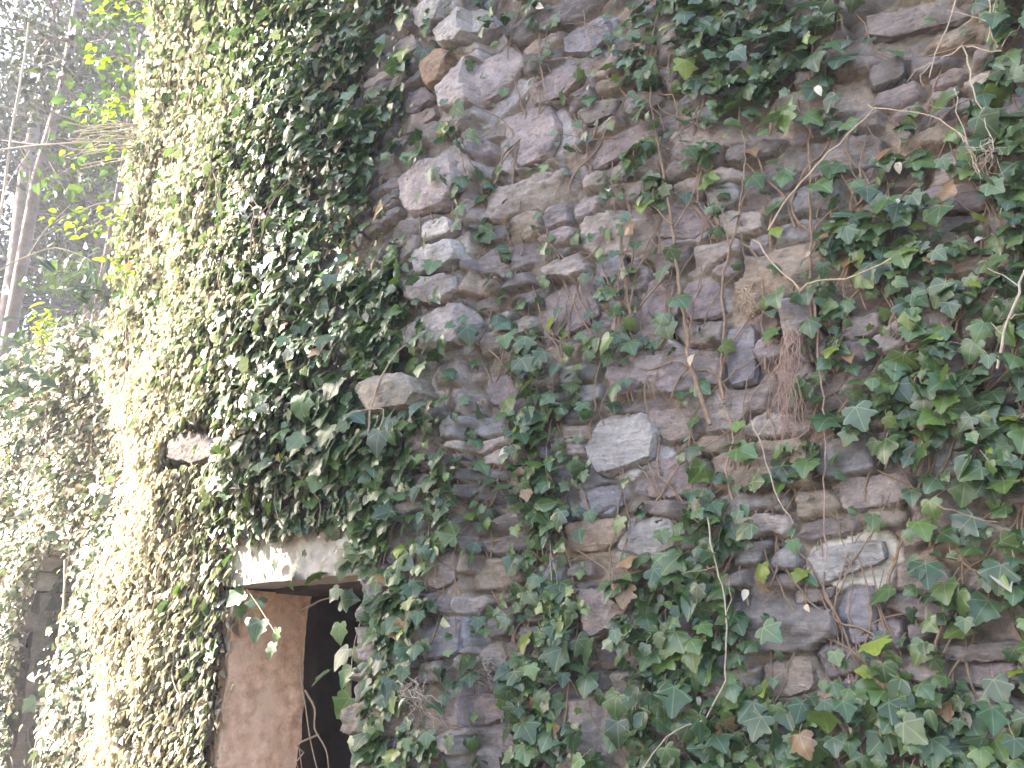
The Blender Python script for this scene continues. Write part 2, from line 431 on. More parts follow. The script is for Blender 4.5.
L = course_seeds(-6.8, UMAX+.1, -.05, 7.7, 11, manual)
def fill_gaps(L, extra, u0, u1, v0, v1, seed):
    r = np.random.default_rng(seed); A = np.array(list(L) + list(extra), float); add = []
    g = np.stack(np.meshgrid(np.arange(u0, u1, .055), np.arange(v0, v1, .045)), -1).reshape(-1, 2); g = g + r.uniform(-.02, .02, g.shape); r.shuffle(g)
    for u, v in g:
        d = np.min((np.abs((u-A[:, 0])/A[:, 2])**A[:, 5] + np.abs((v-A[:, 1])/A[:, 3])**A[:, 5])**(1/A[:, 5]))
        if d > 1.45:
            q = (u, v, r.uniform(.04, .085), r.uniform(.028, .05), r.normal(0, .12), r.uniform(3, 6)); add.append(q); A = np.vstack([A, q])
    return add
mk = lambda L: dict(u=np.array([l[0] for l in L]), v=np.array([l[1] for l in L]), a=np.array([l[2] for l in L]), b=np.array([l[3] for l in L]),
                    rot=np.array([l[4] for l in L]), p=np.array([l[5] for l in L]), dh=np.zeros(len(L)), c=np.full((len(L), 3), np.nan))
L = L + fill_gaps(L, [(m[0], m[1], m[2], m[3], 0.0, 3.0) for m in manual], -1.2, 2.1, .7, 5.0, 8)
sd = mk(L + [(m[0], m[1], m[2], m[3], 0.0, 3.0) for m in manual])
for i in range(len(manual)): sd['dh'][len(L)+i] = -.035; sd['c'][len(L)+i] = HERO[i][2]
us = np.concatenate([np.arange(-6.7, -1.1, .016), np.arange(-1.1, 2.0, .0072), np.arange(2.0, UMAX, .016)])
vs = np.concatenate([np.arange(0, .8, .02), np.arange(.8, 4.9, .0078), np.arange(4.9, 7.6, .016)])
def wall_step(u, v):      # the left length stands proud of the right one at a ragged straight joint
    e = .02*fbm(v*3, 0*v, 1.1, 3) + .015*np.sign(np.sin(v*22))
    return .085*(1-np.clip((u+.02+e)/.02, 0, 1)) - .55*np.clip((-u-3.3)/.7, 0, 1)*np.clip((3.4-v)/1.6, 0, 1)
def wall_top(u): return np.where(u > .2, 5.6 - .25*u, 7.1) + .25*fbm(u*2, 0*u, 5.5, 4)
door_hole = lambda u, v: ((u > DU0) & (u < DU1) & (v < DV)) | ((u > DU0+.06) & (u < DU1-.04) & (v < DV+.205))
V, F, Cc, H = masonry(WP, us, vs, sd, door_hole, 5, wall_step, wall_top)

tower = empty('ruined_stone_building', tuple(WP(-.5, 0, 0)), 'tall ruined rubble stone wall overgrown with ivy, with a dark doorway', 'ruin')
wall_o = link('masonry', mesh_np('masonry', V, F, True, {'Col': Cc}), M_WALL, tower)

def slab(WF, u0, u1, v0, v1, h0, h1, su=.08, amp=.01, rnd=0.0, seed=0.0):
    """closed block in wall coordinates with uneven faces"""
    bm = bmesh.new()
    nu, nv, nh = (max(1, int(abs(b-a)/su)) for a, b in ((u0, u1), (v0, v1), (h0, h1)))
    def face(fix, val, na, nb):
        g = {}
        for i in range(na+1):
            for j in range(nb+1):
                a, b = i/na, j/nb
                p = [0, 0, 0]; ax = [k for k in range(3) if k != fix]
                p[fix] = val; p[ax[0]] = a; p[ax[1]] = b
                g[i, j] = bm.verts.new(p)
        for i in range(na):
            for j in range(nb): bm.faces.new((g[i, j], g[i+1, j], g[i+1, j+1], g[i, j+1]))
    for val in (0, 1): face(0, val, nv, nh); face(1, val, nu, nh); face(2, val, nu, nv)
    bmesh.ops.remove_doubles(bm, verts=bm.verts, dist=1e-6)
    bmesh.ops.recalc_face_normals(bm, faces=bm.faces)
    co = np.array([v.co for v in bm.verts])
    u = u0+(u1-u0)*co[:, 0]; v = v0+(v1-v0)*co[:, 1]; h = h0+(h1-h0)*co[:, 2]
    u = u + amp*fbm(u*6+seed, v*6, h*6, 3); v = v + amp*fbm(u*6, v*6+seed, h*6+9, 3)*(v > .02); h = h + amp*fbm(u*7, v*7+3, h*7+seed, 3); u = u + amp*.5*np.abs(fbm(h*16, v*16, 2.0+seed, 4, .65))
    P = WF(u, v, h)
    for q, p in zip(bm.verts, P): q.co = p
    me = bpy.data.meshes.new('slab'); bm.to_mesh(me); bm.free()
    me.polygons.foreach_set('use_smooth', [True]*len(me.polygons)); me.set_sharp_from_angle(angle=R(40))
    return me
# core of the wall behind the face, leaving the doorway free
for (a, b, c, d) in ((-6.7, DU0-.16, 0, 6.9), (DU1+.16, .2, 0, 6.9), (DU0-.16, DU1+.16, DV+.205, 6.9), (.2, UMAX-.05, 0, 4.6)):
    link('wall_core', slab(WP, a, b, c, d, -.55, -.05, .25, .015), M_INNER, tower)
link('door_jamb', slab(WP, DU0-.15, DU0+.03, 0, DV-.01, -.36, .07, .018, .014), M_PLASTER, tower)
link('door_jamb', slab(WP, DU1-.015, DU1+.15, 0, DV-.01, -.46, .03, .045, .012, seed=4), M_PLASTER, tower)
lint = link('lintel', slab(WP, DU0+.02, DU1-.0, DV, DV+.225, -.14, .115, .02, .005, seed=8), M_LINTEL, tower)
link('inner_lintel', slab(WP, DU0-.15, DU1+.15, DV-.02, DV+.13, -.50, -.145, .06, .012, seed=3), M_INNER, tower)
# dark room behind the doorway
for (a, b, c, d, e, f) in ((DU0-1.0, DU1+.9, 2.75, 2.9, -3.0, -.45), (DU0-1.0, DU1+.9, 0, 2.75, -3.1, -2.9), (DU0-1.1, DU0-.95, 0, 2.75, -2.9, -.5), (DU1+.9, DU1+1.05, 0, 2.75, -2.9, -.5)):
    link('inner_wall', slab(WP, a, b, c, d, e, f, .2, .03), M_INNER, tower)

def rock(poly, proud, seed, back=-.05):
    """block with broken faces from its outline on the wall"""
    r = np.random.default_rng(seed)
    p = resample(np.vstack([poly, poly[:1]]), 9)[:-1] if False else poly
    c = p.mean(0); pts = []
    size = (p.max(0)-p.min(0))
    ns = []
    for i in range(len(p)):                                # chip the corners
        a, b = p[i], p[(i+1) % len(p)]
        ns += [a + (b-a)*.12, a + (b-a)*.5 + r.normal(0, .004, 2), a + (b-a)*.88]
    p = np.array(ns)
    tx, ty = r.normal(0, .06), r.normal(-.06, .05)
    for q in p:
        d = q-c
        pts.append((*(c+d*1.0), back))
        pts.append((*(c+d*r.uniform(.98, 1.04)), proud*r.uniform(.35, .6)))
        k = r.uniform(.88, .97); pts.append((*(c+d*k), proud*r.uniform(.85, 1.05) + tx*d[0]*k + ty*d[1]*k))
    for _ in range(4):
        d = (r.uniform(-.5, .5, 2))*size*.6
        pts.append((*(c+d), proud*r.uniform(1.0, 1.18) + tx*d[0] + ty*d[1]))
    bm = bmesh.new()
    for q in pts: bm.verts.new(q)
    res = bmesh.ops.convex_hull(bm, input=bm.verts)
    bmesh.ops.delete(bm, geom=[g for g in res['geom_interior'] if isinstance(g, bmesh.types.BMVert)], context='VERTS')
    bmesh.ops.triangulate(bm, faces=bm.faces)
    for _ in range(5):
        long = [e for e in bm.edges if e.calc_length() > .016]
        if not long: break
        bmesh.ops.subdivide_edges(bm, edges=long, cuts=1)
        bmesh.ops.triangulate(bm, faces=bm.faces)
    bm.normal_update()
    co = np.array([v.co for v in bm.verts]); no = np.array([v.normal for v in bm.verts])
    dsp = .0055*fbm(co[:, 0]*16, co[:, 1]*16, co[:, 2]*16+seed, 4, .6) + .004*fbm(co[:, 0]*60, co[:, 1]*60, co[:, 2]*60+seed, 3, .6)
    co = co + no*dsp[:, None]
    P = WP(co[:, 0], co[:, 1], co[:, 2] + wall_step(co[:, 0], co[:, 1])*.9)
    for q, w in zip(bm.verts, P): q.co = w
    bmesh.ops.recalc_face_normals(bm, faces=bm.faces)
    me = bpy.data.meshes.new('stone'); bm.to_mesh(me); bm.free()
    me.polygons.foreach_set('use_smooth', [True]*len(me.polygons)); me.set_sharp_from_angle(angle=R(28))
    return me
for i, (poly, proud, colr, lab) in enumerate(HERO):
    me = rock(hero_uv[i], proud*(.9 if 1 < i < 12 else .68 if i > 1 else .62), 100+i)
    a = me.attributes.new('Col', 'FLOAT_COLOR', 'POINT')
    a.data.foreach_set('color', np.tile(np.array([*(np.minimum(np.array(colr), .35)*(.80, .745, .735)*(1.2 if 1 < i < 12 else 1)), 1], np.float32), len(me.vertices)))
    o = link('corbel' if i < 2 else 'stone', me, M_WALL, tower)
    if lab: o['label'] = lab

# ------------------------------------------------------------------ low wall with arch
LU0 = -5.5
sdl = mk(course_seeds(LU0, 1.2, 0, 5.2, 21, (), 1.1))
usl = np.arange(LU0, .9, .022); vsl = np.arange(0, 5.2, .022)
_tx, _tv = zip(*sorted(px2low(x, y) for x, y in ((-300, 520), (-120, 440), (-40, 405), (0, 392), (30, 352), (60, 338), (90, 330), (118, 325), (150, 318))))
def low_top(u): return np.interp(u, _tx, _tv) - .05 + .10*fbm(np.asarray(u)*3, 0*np.asarray(u), 2.5, 3)
AM = (AU0+AU1)/2; AR = (AU1-AU0)/2
def arch_hole(u, v): return (np.abs(u-AM) < AR) & (v < AV - AR*.8 + AR*.8*np.sqrt(np.clip(1-((u-AM)/AR)**2, 0, 1)))
V, F, Cc, _ = masonry(LP, usl, vsl, sdl, arch_hole, 6, None, low_top)
low = empty('low_stone_wall', tuple(LP(-1.5, 0, 0)), 'lower rubble wall at far left pierced by a narrow arched opening', 'wall')
link('masonry', mesh_np('low_masonry', V, F, True, {'Col': Cc}), M_WALL, low)
def _core_top(): return None
uu = np.arange(LU0+.1, .8, .3)
for a, b in ((LU0+.1, AU0-.03), (AU1+.03, .8)):
    for x0 in np.arange(a, b-.05, .5):
        x1 = min(x0+.5, b)
        link('wall_core', slab(LP, x0, x1, 0, float(min(low_top(x0), low_top(x1)))-.12, -.6, -.05, .25, .02), M_INNER, low)
link('wall_core', slab(LP, AU0-.03, AU1+.03, AV+.06, float(low_top(AM))-.15, -.6, -.05, .2, .02), M_INNER, low)
# arch ring of radiating stones, jambs and the back of the recess
for k in range(7):
    t0 = math.pi*(k+.06)/7; t1 = math.pi*(k+.94)/7
    def ring(t, r_, h): return (AM - (AR+r_)*math.cos(t), AV-AR*.8 + (AR*.8+r_)*math.sin(t), h)
    bm = bmesh.new()
    vs8 = [bm.verts.new(LP(*ring(t, r_, h))) for h in (-.3, .06+.02*(k % 2)) for t, r_ in ((t0, -.005), (t1, -.005), (t1, .17), (t0, .17))]
    for f in ((0, 1, 2, 3), (7, 6, 5, 4), (0, 4, 5, 1), (1, 5, 6, 2), (2, 6, 7, 3), (3, 7, 4, 0)): bm.faces.new([vs8[q] for q in f])
    bmesh.ops.recalc_face_normals(bm, faces=bm.faces)
    bmesh.ops.bevel(bm, geom=bm.edges[:], offset=.012, segments=2, affect='EDGES')
    me = bpy.data.meshes.new('arch_stone'); bm.to_mesh(me); bm.free()
    link('arch_stone', me, M_LINTEL, low)
link('recess_back', slab(LP, AU0-.1, AU1+.1, 0, AV+.1, -.50, -.30, .05, .05), M_RECESS, low)
for a, b in ((AU0-.12, AU0+.005), (AU1-.005, AU1+.12)):
    link('jamb', slab(LP, a, b, 0, AV-AR*.8, -.62, .0, .08, .02), M_BLOCK, low)

# ------------------------------------------------------------------ ivy
def leaf_template(kind, r):
    if kind in ('ivy', 'fine'):
        k = r.uniform(.85, 1.15); lo = r.uniform(.8, 1.15)
        right = [(.14, -.12), (.40*lo, -.11), (.52*lo, .08), (.44, .25), (.61*lo, .46*k), (.37, .585), (.215, .80)]
        mids = [(0, 0), (0, .45)]; tip = (0, 1.02)
        pts = mids + [tip] + right + [(-x*r.uniform(.9, 1.1), y+r.normal(0, .02)) for x, y in right]
        T = [(0, 3, 4), (0, 4, 5), (0, 5, 6), (0, 6, 1), (6, 7, 8), (6, 8, 1), (1, 8, 9), (1, 9, 2)]
        T2 = [tuple(reversed([q if q < 3 else q+7 for q in t])) for t in T]
        F = T + T2
    elif kind == 'oval':                                    # plain unlobed adult leaf or dry curl
        right = [(.20, .05), (.33, .3), (.25, .65)]
        pts = [(0, 0), (0, .5), (0, 1)] + right + [(-x, y) for x, y in right]
        T = [(0, 3, 1), (3, 4, 1), (4, 5, 1), (1, 5, 2)]
        F = T + [tuple(reversed([q if q < 3 else q+3 for q in t])) for t in T]
    else:                                                   # long narrow leaf
        right = [(.09, .12), (.13, .45), (.08, .8)]
        pts = [(0, 0), (0, .5), (0, 1)] + right + [(-x, y) for x, y in right]
        T = [(0, 3, 1), (3, 4, 1), (4, 5, 1), (1, 5, 2)]
        F = T + [tuple(reversed([q if q < 3 else q+3 for q in t])) for t in T]
    if kind == 'fine':
        pts = [tuple(q) for q in pts]; cnt, mid, F4 = {}, {}, []
        for t in F:
            for a, b in ((t[0], t[1]), (t[1], t[2]), (t[2], t[0])): cnt[tuple(sorted((a, b)))] = cnt.get(tuple(sorted((a, b))), 0) + 1
        def m_(a, b):
            e = tuple(sorted((a, b)))
            if e not in mid:
                q = (np.array(pts[a])+np.array(pts[b]))/2
                if cnt[e] == 1: q = q + (q-np.array([0, .33]))*r.uniform(.05, .14)
                mid[e] = len(pts); pts.append(tuple(q))
            return mid[e]
        for a, b, c in F:
            ab, bc, ca = m_(a, b), m_(b, c), m_(c, a); F4 += [(a, ab, ca), (ab, b, bc), (ca, bc, c), (ab, bc, ca)]
        F = F4
    p = np.array(pts, float); x, y = p[:, 0], p[:, 1]
    fold = r.uniform(.05, .35); droop = r.uniform(-.05, .3); tw = r.normal(0, .12)
    z = fold*np.abs(x) - droop*y*y + tw*x*y - r.uniform(.1, .5)*(x*x + .5*(y-.35)**2) + r.normal(0, .012, len(p))
    if kind == 'oval': z = z + r.uniform(.1, .5)*np.abs(x)
    return np.stack([x, y, z], 1), np.array(F, int)
_tr = np.random.default_rng(9)
TPL = {k: [leaf_template(k, _tr) for _ in range(9)] for k in ('ivy', 'oval', 'long', 'fine')}

def norm(a): return a/(np.linalg.norm(a, axis=-1, keepdims=True)+1e-9)
def leaves(P, Nn, Y, s, colr, kind='ivy'):
    """one mesh of leaves: base P, facing Nn, tip direction Y, length s, colour per leaf"""
    Nn = norm(Nn); Y = norm(Y - (Y*Nn).sum(-1, keepdims=True)*Nn); X = np.cross(Y, Nn)
    k = rng.integers(0, 9, len(P)); Vs, Fs, Cs, Us, n0 = [], [], [], [], 0
    for t in range(9):
        m = k == t
        if not m.any(): continue
        tv, tf = TPL[kind][t]
        B = np.stack([X[m], Y[m], Nn[m]], 1)                      # (n,3,3)
        V = P[m][:, None] + s[m][:, None, None]*np.einsum('vk,nkc->nvc', tv, B)
        n, nv = len(V), len(tv)
        Vs.append(V.reshape(-1, 3)); Fs.append((tf[None] + (np.arange(n)*nv)[:, None, None]).reshape(-1, 3) + n0)
        Cs.append(np.repeat(colr[m], nv, 0)); Us.append(np.tile(tv, (n, 1))); n0 += n*nv
    C = np.concatenate(Cs)
    return np.concatenate(Vs), np.concatenate(Fs), np.concatenate([C, np.ones((len(C), 1))], 1), np.concatenate(Us)

# how much of the wall the ivy covers, read off the photo every 64 px
DENS = np.array([
 [1, 1, .95, .97, .97, .93, .35, .12, .6, .5, .42, .35, .5, .55, .3, .28],
 [1, 1, .97, .98, .97, .92, .22, .08, .25, .3, .4, .4, .5, .5, .38, .4],
 [1, 1, 1, 1, 1, .85, .28, .2, .35, .5, .36, .5, .5, .42, .45, .4],
 [1, 1, 1, 1, 1, .68, .28, .32, .4, .4, .25, .38, .42, .4, .6, .62],
 [1, 1, 1, 1, 1, .80, .45, .3, .25, .4, .18, .3, .32, .35, .6, .65],
 [1, 1, 1, 1, 1, .92, .65, .3, .5, .3, .2, .32, .2, .6, .62, .55],
 [1, 1, 1, 1, 1, .88, .85, .4, .78, .1, .12, .42, .25, .6, .7, .78],
 [1, 1, 1, 1, .98, .95, .85, .25, .65, .08, .15, .5, .3, .4, .55, .7],
 [1, 1, 1, 1, .85, .97, .78, .18, .45, .12, .2, .55, .2, .35, .85, .75],
 [1, 1, 1, 1, .5, .95, .6, .22, .62, .4, .75, .62, .4, .32, .75, .62],
 [1, 1, 1, .95, .5, .95, .5, .28, .5, .4, .82, .72, .55, .62, .7, .65],
 [1, 1, 1, .92, .5, .93, .6, .32, .52, .6, .72, .76, .72, .7, .76, .76]], float)
def density(px, py):
    x = np.clip(px/64-.5, 0, 14.999); y = np.clip(py/64-.5, 0, 10.999)
    i, j = x.astype(int), y.astype(int); fx, fy = x-i, y-j
    return (DENS[j, i]*(1-fx)*(1-fy)+DENS[j, i+1]*fx*(1-fy)+DENS[j+1, i]*(1-fx)*fy+DENS[j+1, i+1]*fx*fy)

IVY = [ # centre on the photo, label
 (330, 90, 'dense shaded ivy left of the pale stones high on the wall'),
 (190, 130, 'sunlit ivy mixed with dry brown stems at the top of the rounded wall end'),
 (170, 300, 'sunlit, pale-painted ivy covering the rounded wall end above the brown jutting stone'),
 (320, 270, 'shaded ivy mat directly above the rounded pale jutting stone'),
 (140, 620, 'sunlit, pale-painted ivy on the pier between arch and doorway'),
 (270, 500, 'ivy hanging over the pale lintel of the doorway'),
 (395, 600, 'ivy curtain down the right side of the doorway'),
 (430, 440, 'large-leaved ivy below the rounded pale jutting stone'),
 (535, 420, 'narrow ivy column left of the whitish fractured stone'),
 (535, 630, 'straggling ivy just left of the dark pointed hanging stone'),
 (580, 50, 'small-leaved ivy at the top, right of the pale quoin stones'),
 (570, 230, 'sparse ivy sprays left of the bare forked brown stem'),
 (715, 110, 'ivy around the top of the bare forked brown stem'),
 (830, 60, 'ivy with big pale leaves at the top left of the dry straw stalks'),
 (965, 120, 'thin ivy tangled among dry straw stalks at upper right'),
 (800, 210, 'ivy under the long slanting brown twig'),
 (960, 260, 'glossy ivy left of the bare branch at the right edge'),
 (880, 350, 'dark green ivy right of the hanging reddish root tuft'),
 (995, 430, 'bright green ivy below the bare branch at the right edge'),
 (735, 450, 'ivy left of the hanging reddish root tuft'),
 (690, 630, 'ivy wrapped by the long curved pale runner'),
 (590, 740, 'ivy along the bottom below the dark pointed hanging stone'),
 (780, 700, 'ivy at the bottom right of the curved pale runner'),
 (930, 550, 'large-leaved ivy right of the lichen-crusted block'),
 (950, 725, 'ivy in the bottom right corner below the long thin ledge'),
 (850, 640, 'ivy around the upright bluish slab'),
 (640, 340, 'few ivy leaves around the bare wall below the forked brown stem'),
]
IC = np.array([(a, b) for a, b, _ in IVY], float)

def wall_points(u0, u1, v0, v1, rate):
    n = int((u1-u0)*(v1-v0)*rate)
    return rng.uniform(u0, u1, n), rng.uniform(v0, v1, n)
def leaf_colours(n, lit, px=None):
    base = np.array([(.044, .084, .030), (.038, .070, .034), (.060, .104, .032), (.052, .088, .040), (.085, .135, .035)])
    c = base[rng.choice(5, n, p=[.3, .22, .22, .16, .10])]*rng.uniform(.7, 1.45, (n, 1))
    q = rng.random(n)
    y = q < .022; c[y] = np.array([.17, .22, .03])*rng.uniform(.7, 1.2, (y.sum(), 1))
    b = (q > .988); c[b] = np.array([.22, .13, .07])*rng.uniform(.6, 1.3, (b.sum(), 1))
    return c
us_all, vs_all, sizes, hs, who = [], [], [], [], []
# right part and shaded middle, then the thick left mat
for (u0, u1, v0, v1, rate) in ((-1.2, UMAX-.05, .05, 5.4, 2000), (-6.5, -1.2, .05, 7.1, 3400)):
    u, v = wall_points(u0, u1, v0, v1, rate)
    px, py = project(WP(u, v, .06))
    d = density(px, py)
    d = np.where((u > 1.95) | (u < -4.9), np.where(u > 0, .5, .95), d)
    d = np.clip(d + .10*np.clip((py-480)/100, 0, 1)*np.clip((px-640)/80, 0, 1), 0, 1)
    cl = (fbm(u*4.2, v*4.2, 7.7, 4, .6)*.75 + fbm(u*9, v*1.6, 3.2, 3)*.8)*np.where(u < -1.2, .6, 1.1)
    dd = np.clip(d + cl*.55*np.clip(4*d*(1-d), 0, 1), 0, .985)
    need = -np.log(1-dd)/.0026
    if u1 < 0: need = need*1.7
    need = need*(1.22 if u1 > 0 else 1)
    ok = rng.random(len(u)) < need/rate
    ok &= v < wall_top(u) - .02
    ok &= ~((u > DU0+.07) & (u < DU1+.10) & (v < DV+.02))
    ok &= ~((u > DU0+.02) & (u < DU1-.03) & (v < DV+.22) & (rng.random(len(u)) < .9))       # lintel shows
    for m in manual[:2]: ok &= ~((abs(u-m[0]) < m[2]*1.0) & (v > m[1]-m[3]*.9) & (v < m[1]+m[3]*1.25))
    for m in manual[2:]: ok &= ~((abs(u-m[0]) < m[2]*.85) & (abs(v-m[1]) < m[3]*.85) & (rng.random(len(u)) < .72))
    u, v, px, py, d = u[ok], v[ok], px[ok], py[ok], d[ok]
    us_all.append(u); vs_all.append(v)
u = np.concatenate(us_all); v = np.concatenate(vs_all); n = len(u)
px, py = project(WP(u, v, .06))
d = np.where((u > 1.95) | (u < -4.9), .8, density(px, py))
# mats bulge out from the wall
bulge = np.clip(fbm(u*1.6, v*1.6, 3.1, 3)*.10 + .06, 0, .25)*np.clip((-u-.35)/.8, 0, 1)*np.clip(1-np.clip((-u-3.2)/.6, 0, 1)*np.clip((3.6-v)/1.5, 0, 1), .1, 1)
bulge = bulge + .09*np.clip((-u-3.2)/.6, 0, 1)*np.clip((v-3.4)/1.2, 0, 1)
near = np.clip((np.maximum(np.maximum(DU0-u, u-DU1), (v-DV-.1)))/.5, .12, 1)
h = .05 + near*rng.exponential(.022, n) + near*(.05*d*rng.random(n)**.8 + bulge*(.68+.32*rng.random(n))) + wall_step(u, v)
for i_, m_ in enumerate(manual):          # leaves lie on the prominent stones, not in them
    if i_ < 2: continue
    w_ = (abs(u-m_[0]) < m_[2]*1.05) & (abs(v-m_[1]) < m_[3]*1.05)
    h = np.where(w_, np.maximum(h, wall_step(u, v) + HERO[i_][1]*(1.15 if i_ < 12 else .9) + .03), h)
s = np.clip(rng.lognormal(math.log(.047), .42, n), .016, .085)
big = (np.hypot(px-930, py-580) < 130) | (np.hypot(px-690, py-640) < 90) | (np.hypot(px-830, py-60) < 70)
s = np.where(big & (rng.random(n) < .45), s*1.18, s); s = np.where(px < 430, s*1.03, s*.93)
s = np.where(np.hypot(px-375, py-425) < 42, s*1.5, s)
s = np.where((px > 500) & (px < 640) & (py < 330), s*.8, s)
P = WP(u, v, h); wn = WN(u); wt = WT(u)
zz = np.array([0, 0, 1.])
left = np.clip((-u-.6)/1.6, 0, 1)[:, None]
Nn = wn*rng.uniform(.55, 1.1, (n, 1)) + zz*rng.uniform(.05, .85, (n, 1))*(1-.35*left) + rng.normal(0, 1, (n, 3))*np.where(px > 420, .40, .30)[:, None] + np.array([-.79, .38, .48])*.9*left*np.clip((350-px)/130, 0, 1)[:, None]
ang = rng.normal(0, .62, n)[:, None]
Y = -zz*np.cos(ang) + wt*np.sin(ang) + wn*.12
colr = leaf_colours(n, left)
dry = rng.random(n) < (.012 + (.68*np.clip((360-px)/150, 0, 1)) + .22*np.clip((240-px)/60, 0, 1)*np.clip((py-300)/150, 0, 1) + .12*np.clip((350-px)/100, 0, 1)*(py > 90))  # dead leaves; the extra share leftward puts sun brightness into the colour
colr[px > 420] *= .92  # ivy on the shaded right painted slightly darker
sun_paled = rng.random(n) < .8*np.clip((390-px)/150, 0, 1)        # greens painted paler towards the sunny end, standing for sun glare
colr[sun_paled] = np.array([(.13, .155, .085), (.17, .185, .12), (.10, .13, .065)])[rng.integers(0, 3, sun_paled.sum())]*rng.uniform(.75, 1.25, (sun_paled.sum(), 1))
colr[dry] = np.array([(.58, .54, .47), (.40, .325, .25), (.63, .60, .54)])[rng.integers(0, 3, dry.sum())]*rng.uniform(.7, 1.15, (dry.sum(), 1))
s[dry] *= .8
oval = dry | (rng.random(n) < .10)
# added inner layer of pale dead leaves, brightening gaps on the mat's sunny side
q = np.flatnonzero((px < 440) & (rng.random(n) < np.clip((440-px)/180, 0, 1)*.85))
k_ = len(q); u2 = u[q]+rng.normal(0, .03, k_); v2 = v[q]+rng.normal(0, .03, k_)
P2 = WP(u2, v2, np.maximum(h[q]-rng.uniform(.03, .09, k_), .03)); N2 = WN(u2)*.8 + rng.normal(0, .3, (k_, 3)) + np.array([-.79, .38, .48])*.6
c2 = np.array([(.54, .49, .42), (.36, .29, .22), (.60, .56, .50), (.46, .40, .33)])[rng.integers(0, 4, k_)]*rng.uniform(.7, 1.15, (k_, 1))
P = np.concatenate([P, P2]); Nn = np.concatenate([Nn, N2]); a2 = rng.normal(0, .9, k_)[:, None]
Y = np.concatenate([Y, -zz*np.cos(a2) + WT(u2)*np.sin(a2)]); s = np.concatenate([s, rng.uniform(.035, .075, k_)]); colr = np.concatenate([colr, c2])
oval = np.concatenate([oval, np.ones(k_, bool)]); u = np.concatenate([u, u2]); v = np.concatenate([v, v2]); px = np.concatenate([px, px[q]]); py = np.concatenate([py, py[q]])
wn = WN(u); wt = WT(u); n = len(u)
jx = 26*fbm(u*5, v*5, 1.3, 2); jy = 26*fbm(u*5, v*5, 6.3, 2)
wid = np.argmin((px[:, None]+jx[:, None]-IC[:, 0])**2 + (py[:, None]+jy[:, None]-IC[:, 1])**2, axis=1)
print('ivy leaves', n)

def wall_line(pxy, h, step=.03, jit=.003):
    p = np.array(pxy, float); uu, vv = px2wall(p[:, 0], p[:, 1], .06)
    hh = np.broadcast_to(np.asarray(h, float), uu.shape) + wall_step(uu, vv)
    Q = resample(np.stack([uu, vv, hh], 1), step)
    Q = Q + rng.normal(0, jit, Q.shape)*[1, 1, .5]
    return WP(Q[:, 0], Q[:, 1], Q[:, 2])
def wander(u0, v0, n, step=.05, drift=0.0, h0=.05):
    a = math.pi/2 + drift; Q = [(u0, v0, h0)]
    for _ in range(n):
        a += rng.normal(0, .28); a = a*.9 + (math.pi/2+drift)*.1
        l = Q[-1]; Q.append((l[0]+step*math.cos(a), l[1]+step*math.sin(a), h0 + .02*vnoise(l[0]*9, l[1]*9, 1.0)))
    Q = np.array(Q); return Q

IVYOBJ = []
for k, (cx, cy, lab) in enumerate(IVY):
    m = wid == k
    um, vm = np.median(u[m]), v[m].min()
    root = empty('ivy', tuple(WP(um, vm, .05)), lab, 'ivy', 'ivy growing over the tall wall')
    parts = []
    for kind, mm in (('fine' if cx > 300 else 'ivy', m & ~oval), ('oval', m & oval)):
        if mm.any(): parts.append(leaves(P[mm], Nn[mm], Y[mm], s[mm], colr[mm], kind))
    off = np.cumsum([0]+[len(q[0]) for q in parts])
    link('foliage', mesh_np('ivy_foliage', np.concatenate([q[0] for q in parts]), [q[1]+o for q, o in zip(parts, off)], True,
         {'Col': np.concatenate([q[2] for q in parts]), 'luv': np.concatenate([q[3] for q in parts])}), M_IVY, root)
    # stems creeping up the wall through this plant, and the leaf stalks
    paths = []
    ii = np.flatnonzero(m)
    for q in rng.choice(ii, min(len(ii), 16 if cx > 380 else 46)):
        L_ = rng.integers(8, 30); W = wander(u[q], v[q]-.2, L_, .04, rng.normal(0, .25), .04)
        W = W[(W[:, 1] < 6.9) & ~((W[:, 0] > DU0) & (W[:, 0] < DU1) & (W[:, 1] < DV+.2))]
        if len(W) < 4: continue
        W[:, 2] += wall_step(W[:, 0], W[:, 1])
        if cx < 330: W[:, 2] += rng.uniform(.06, .24)*np.clip((-W[:, 0]-.35)/.8, 0, 1)
        paths.append((WP(W[:, 0], W[:, 1], W[:, 2]), np.linspace(rng.uniform(.003, .0055), .0016, len(W))))
    for pth in paths:
        link('stem', mesh_np('ivy_stem', *tubes([pth], 5)), M_TAN if cx < 260 else M_STEM, root)
    if cx > 380:
        jj = ii[~oval[ii]]
        B = P[jj]; e = B + wn[jj]*-.035 + zz*rng.uniform(-.01, .04, (len(jj), 1)) + wt[jj]*rng.normal(0, .015, (len(jj), 1))
        mid = (B+e)/2 + wn[jj]*.01
        V2, F2 = tubes([((B[i], mid[i], e[i]), .0011) for i in range(len(jj))], 3)
        link('leaf_stalk', mesh_np('ivy_stalk', V2, F2), M_ROOT, root)['kind'] = 'stuff'
    IVYOBJ.append(root)


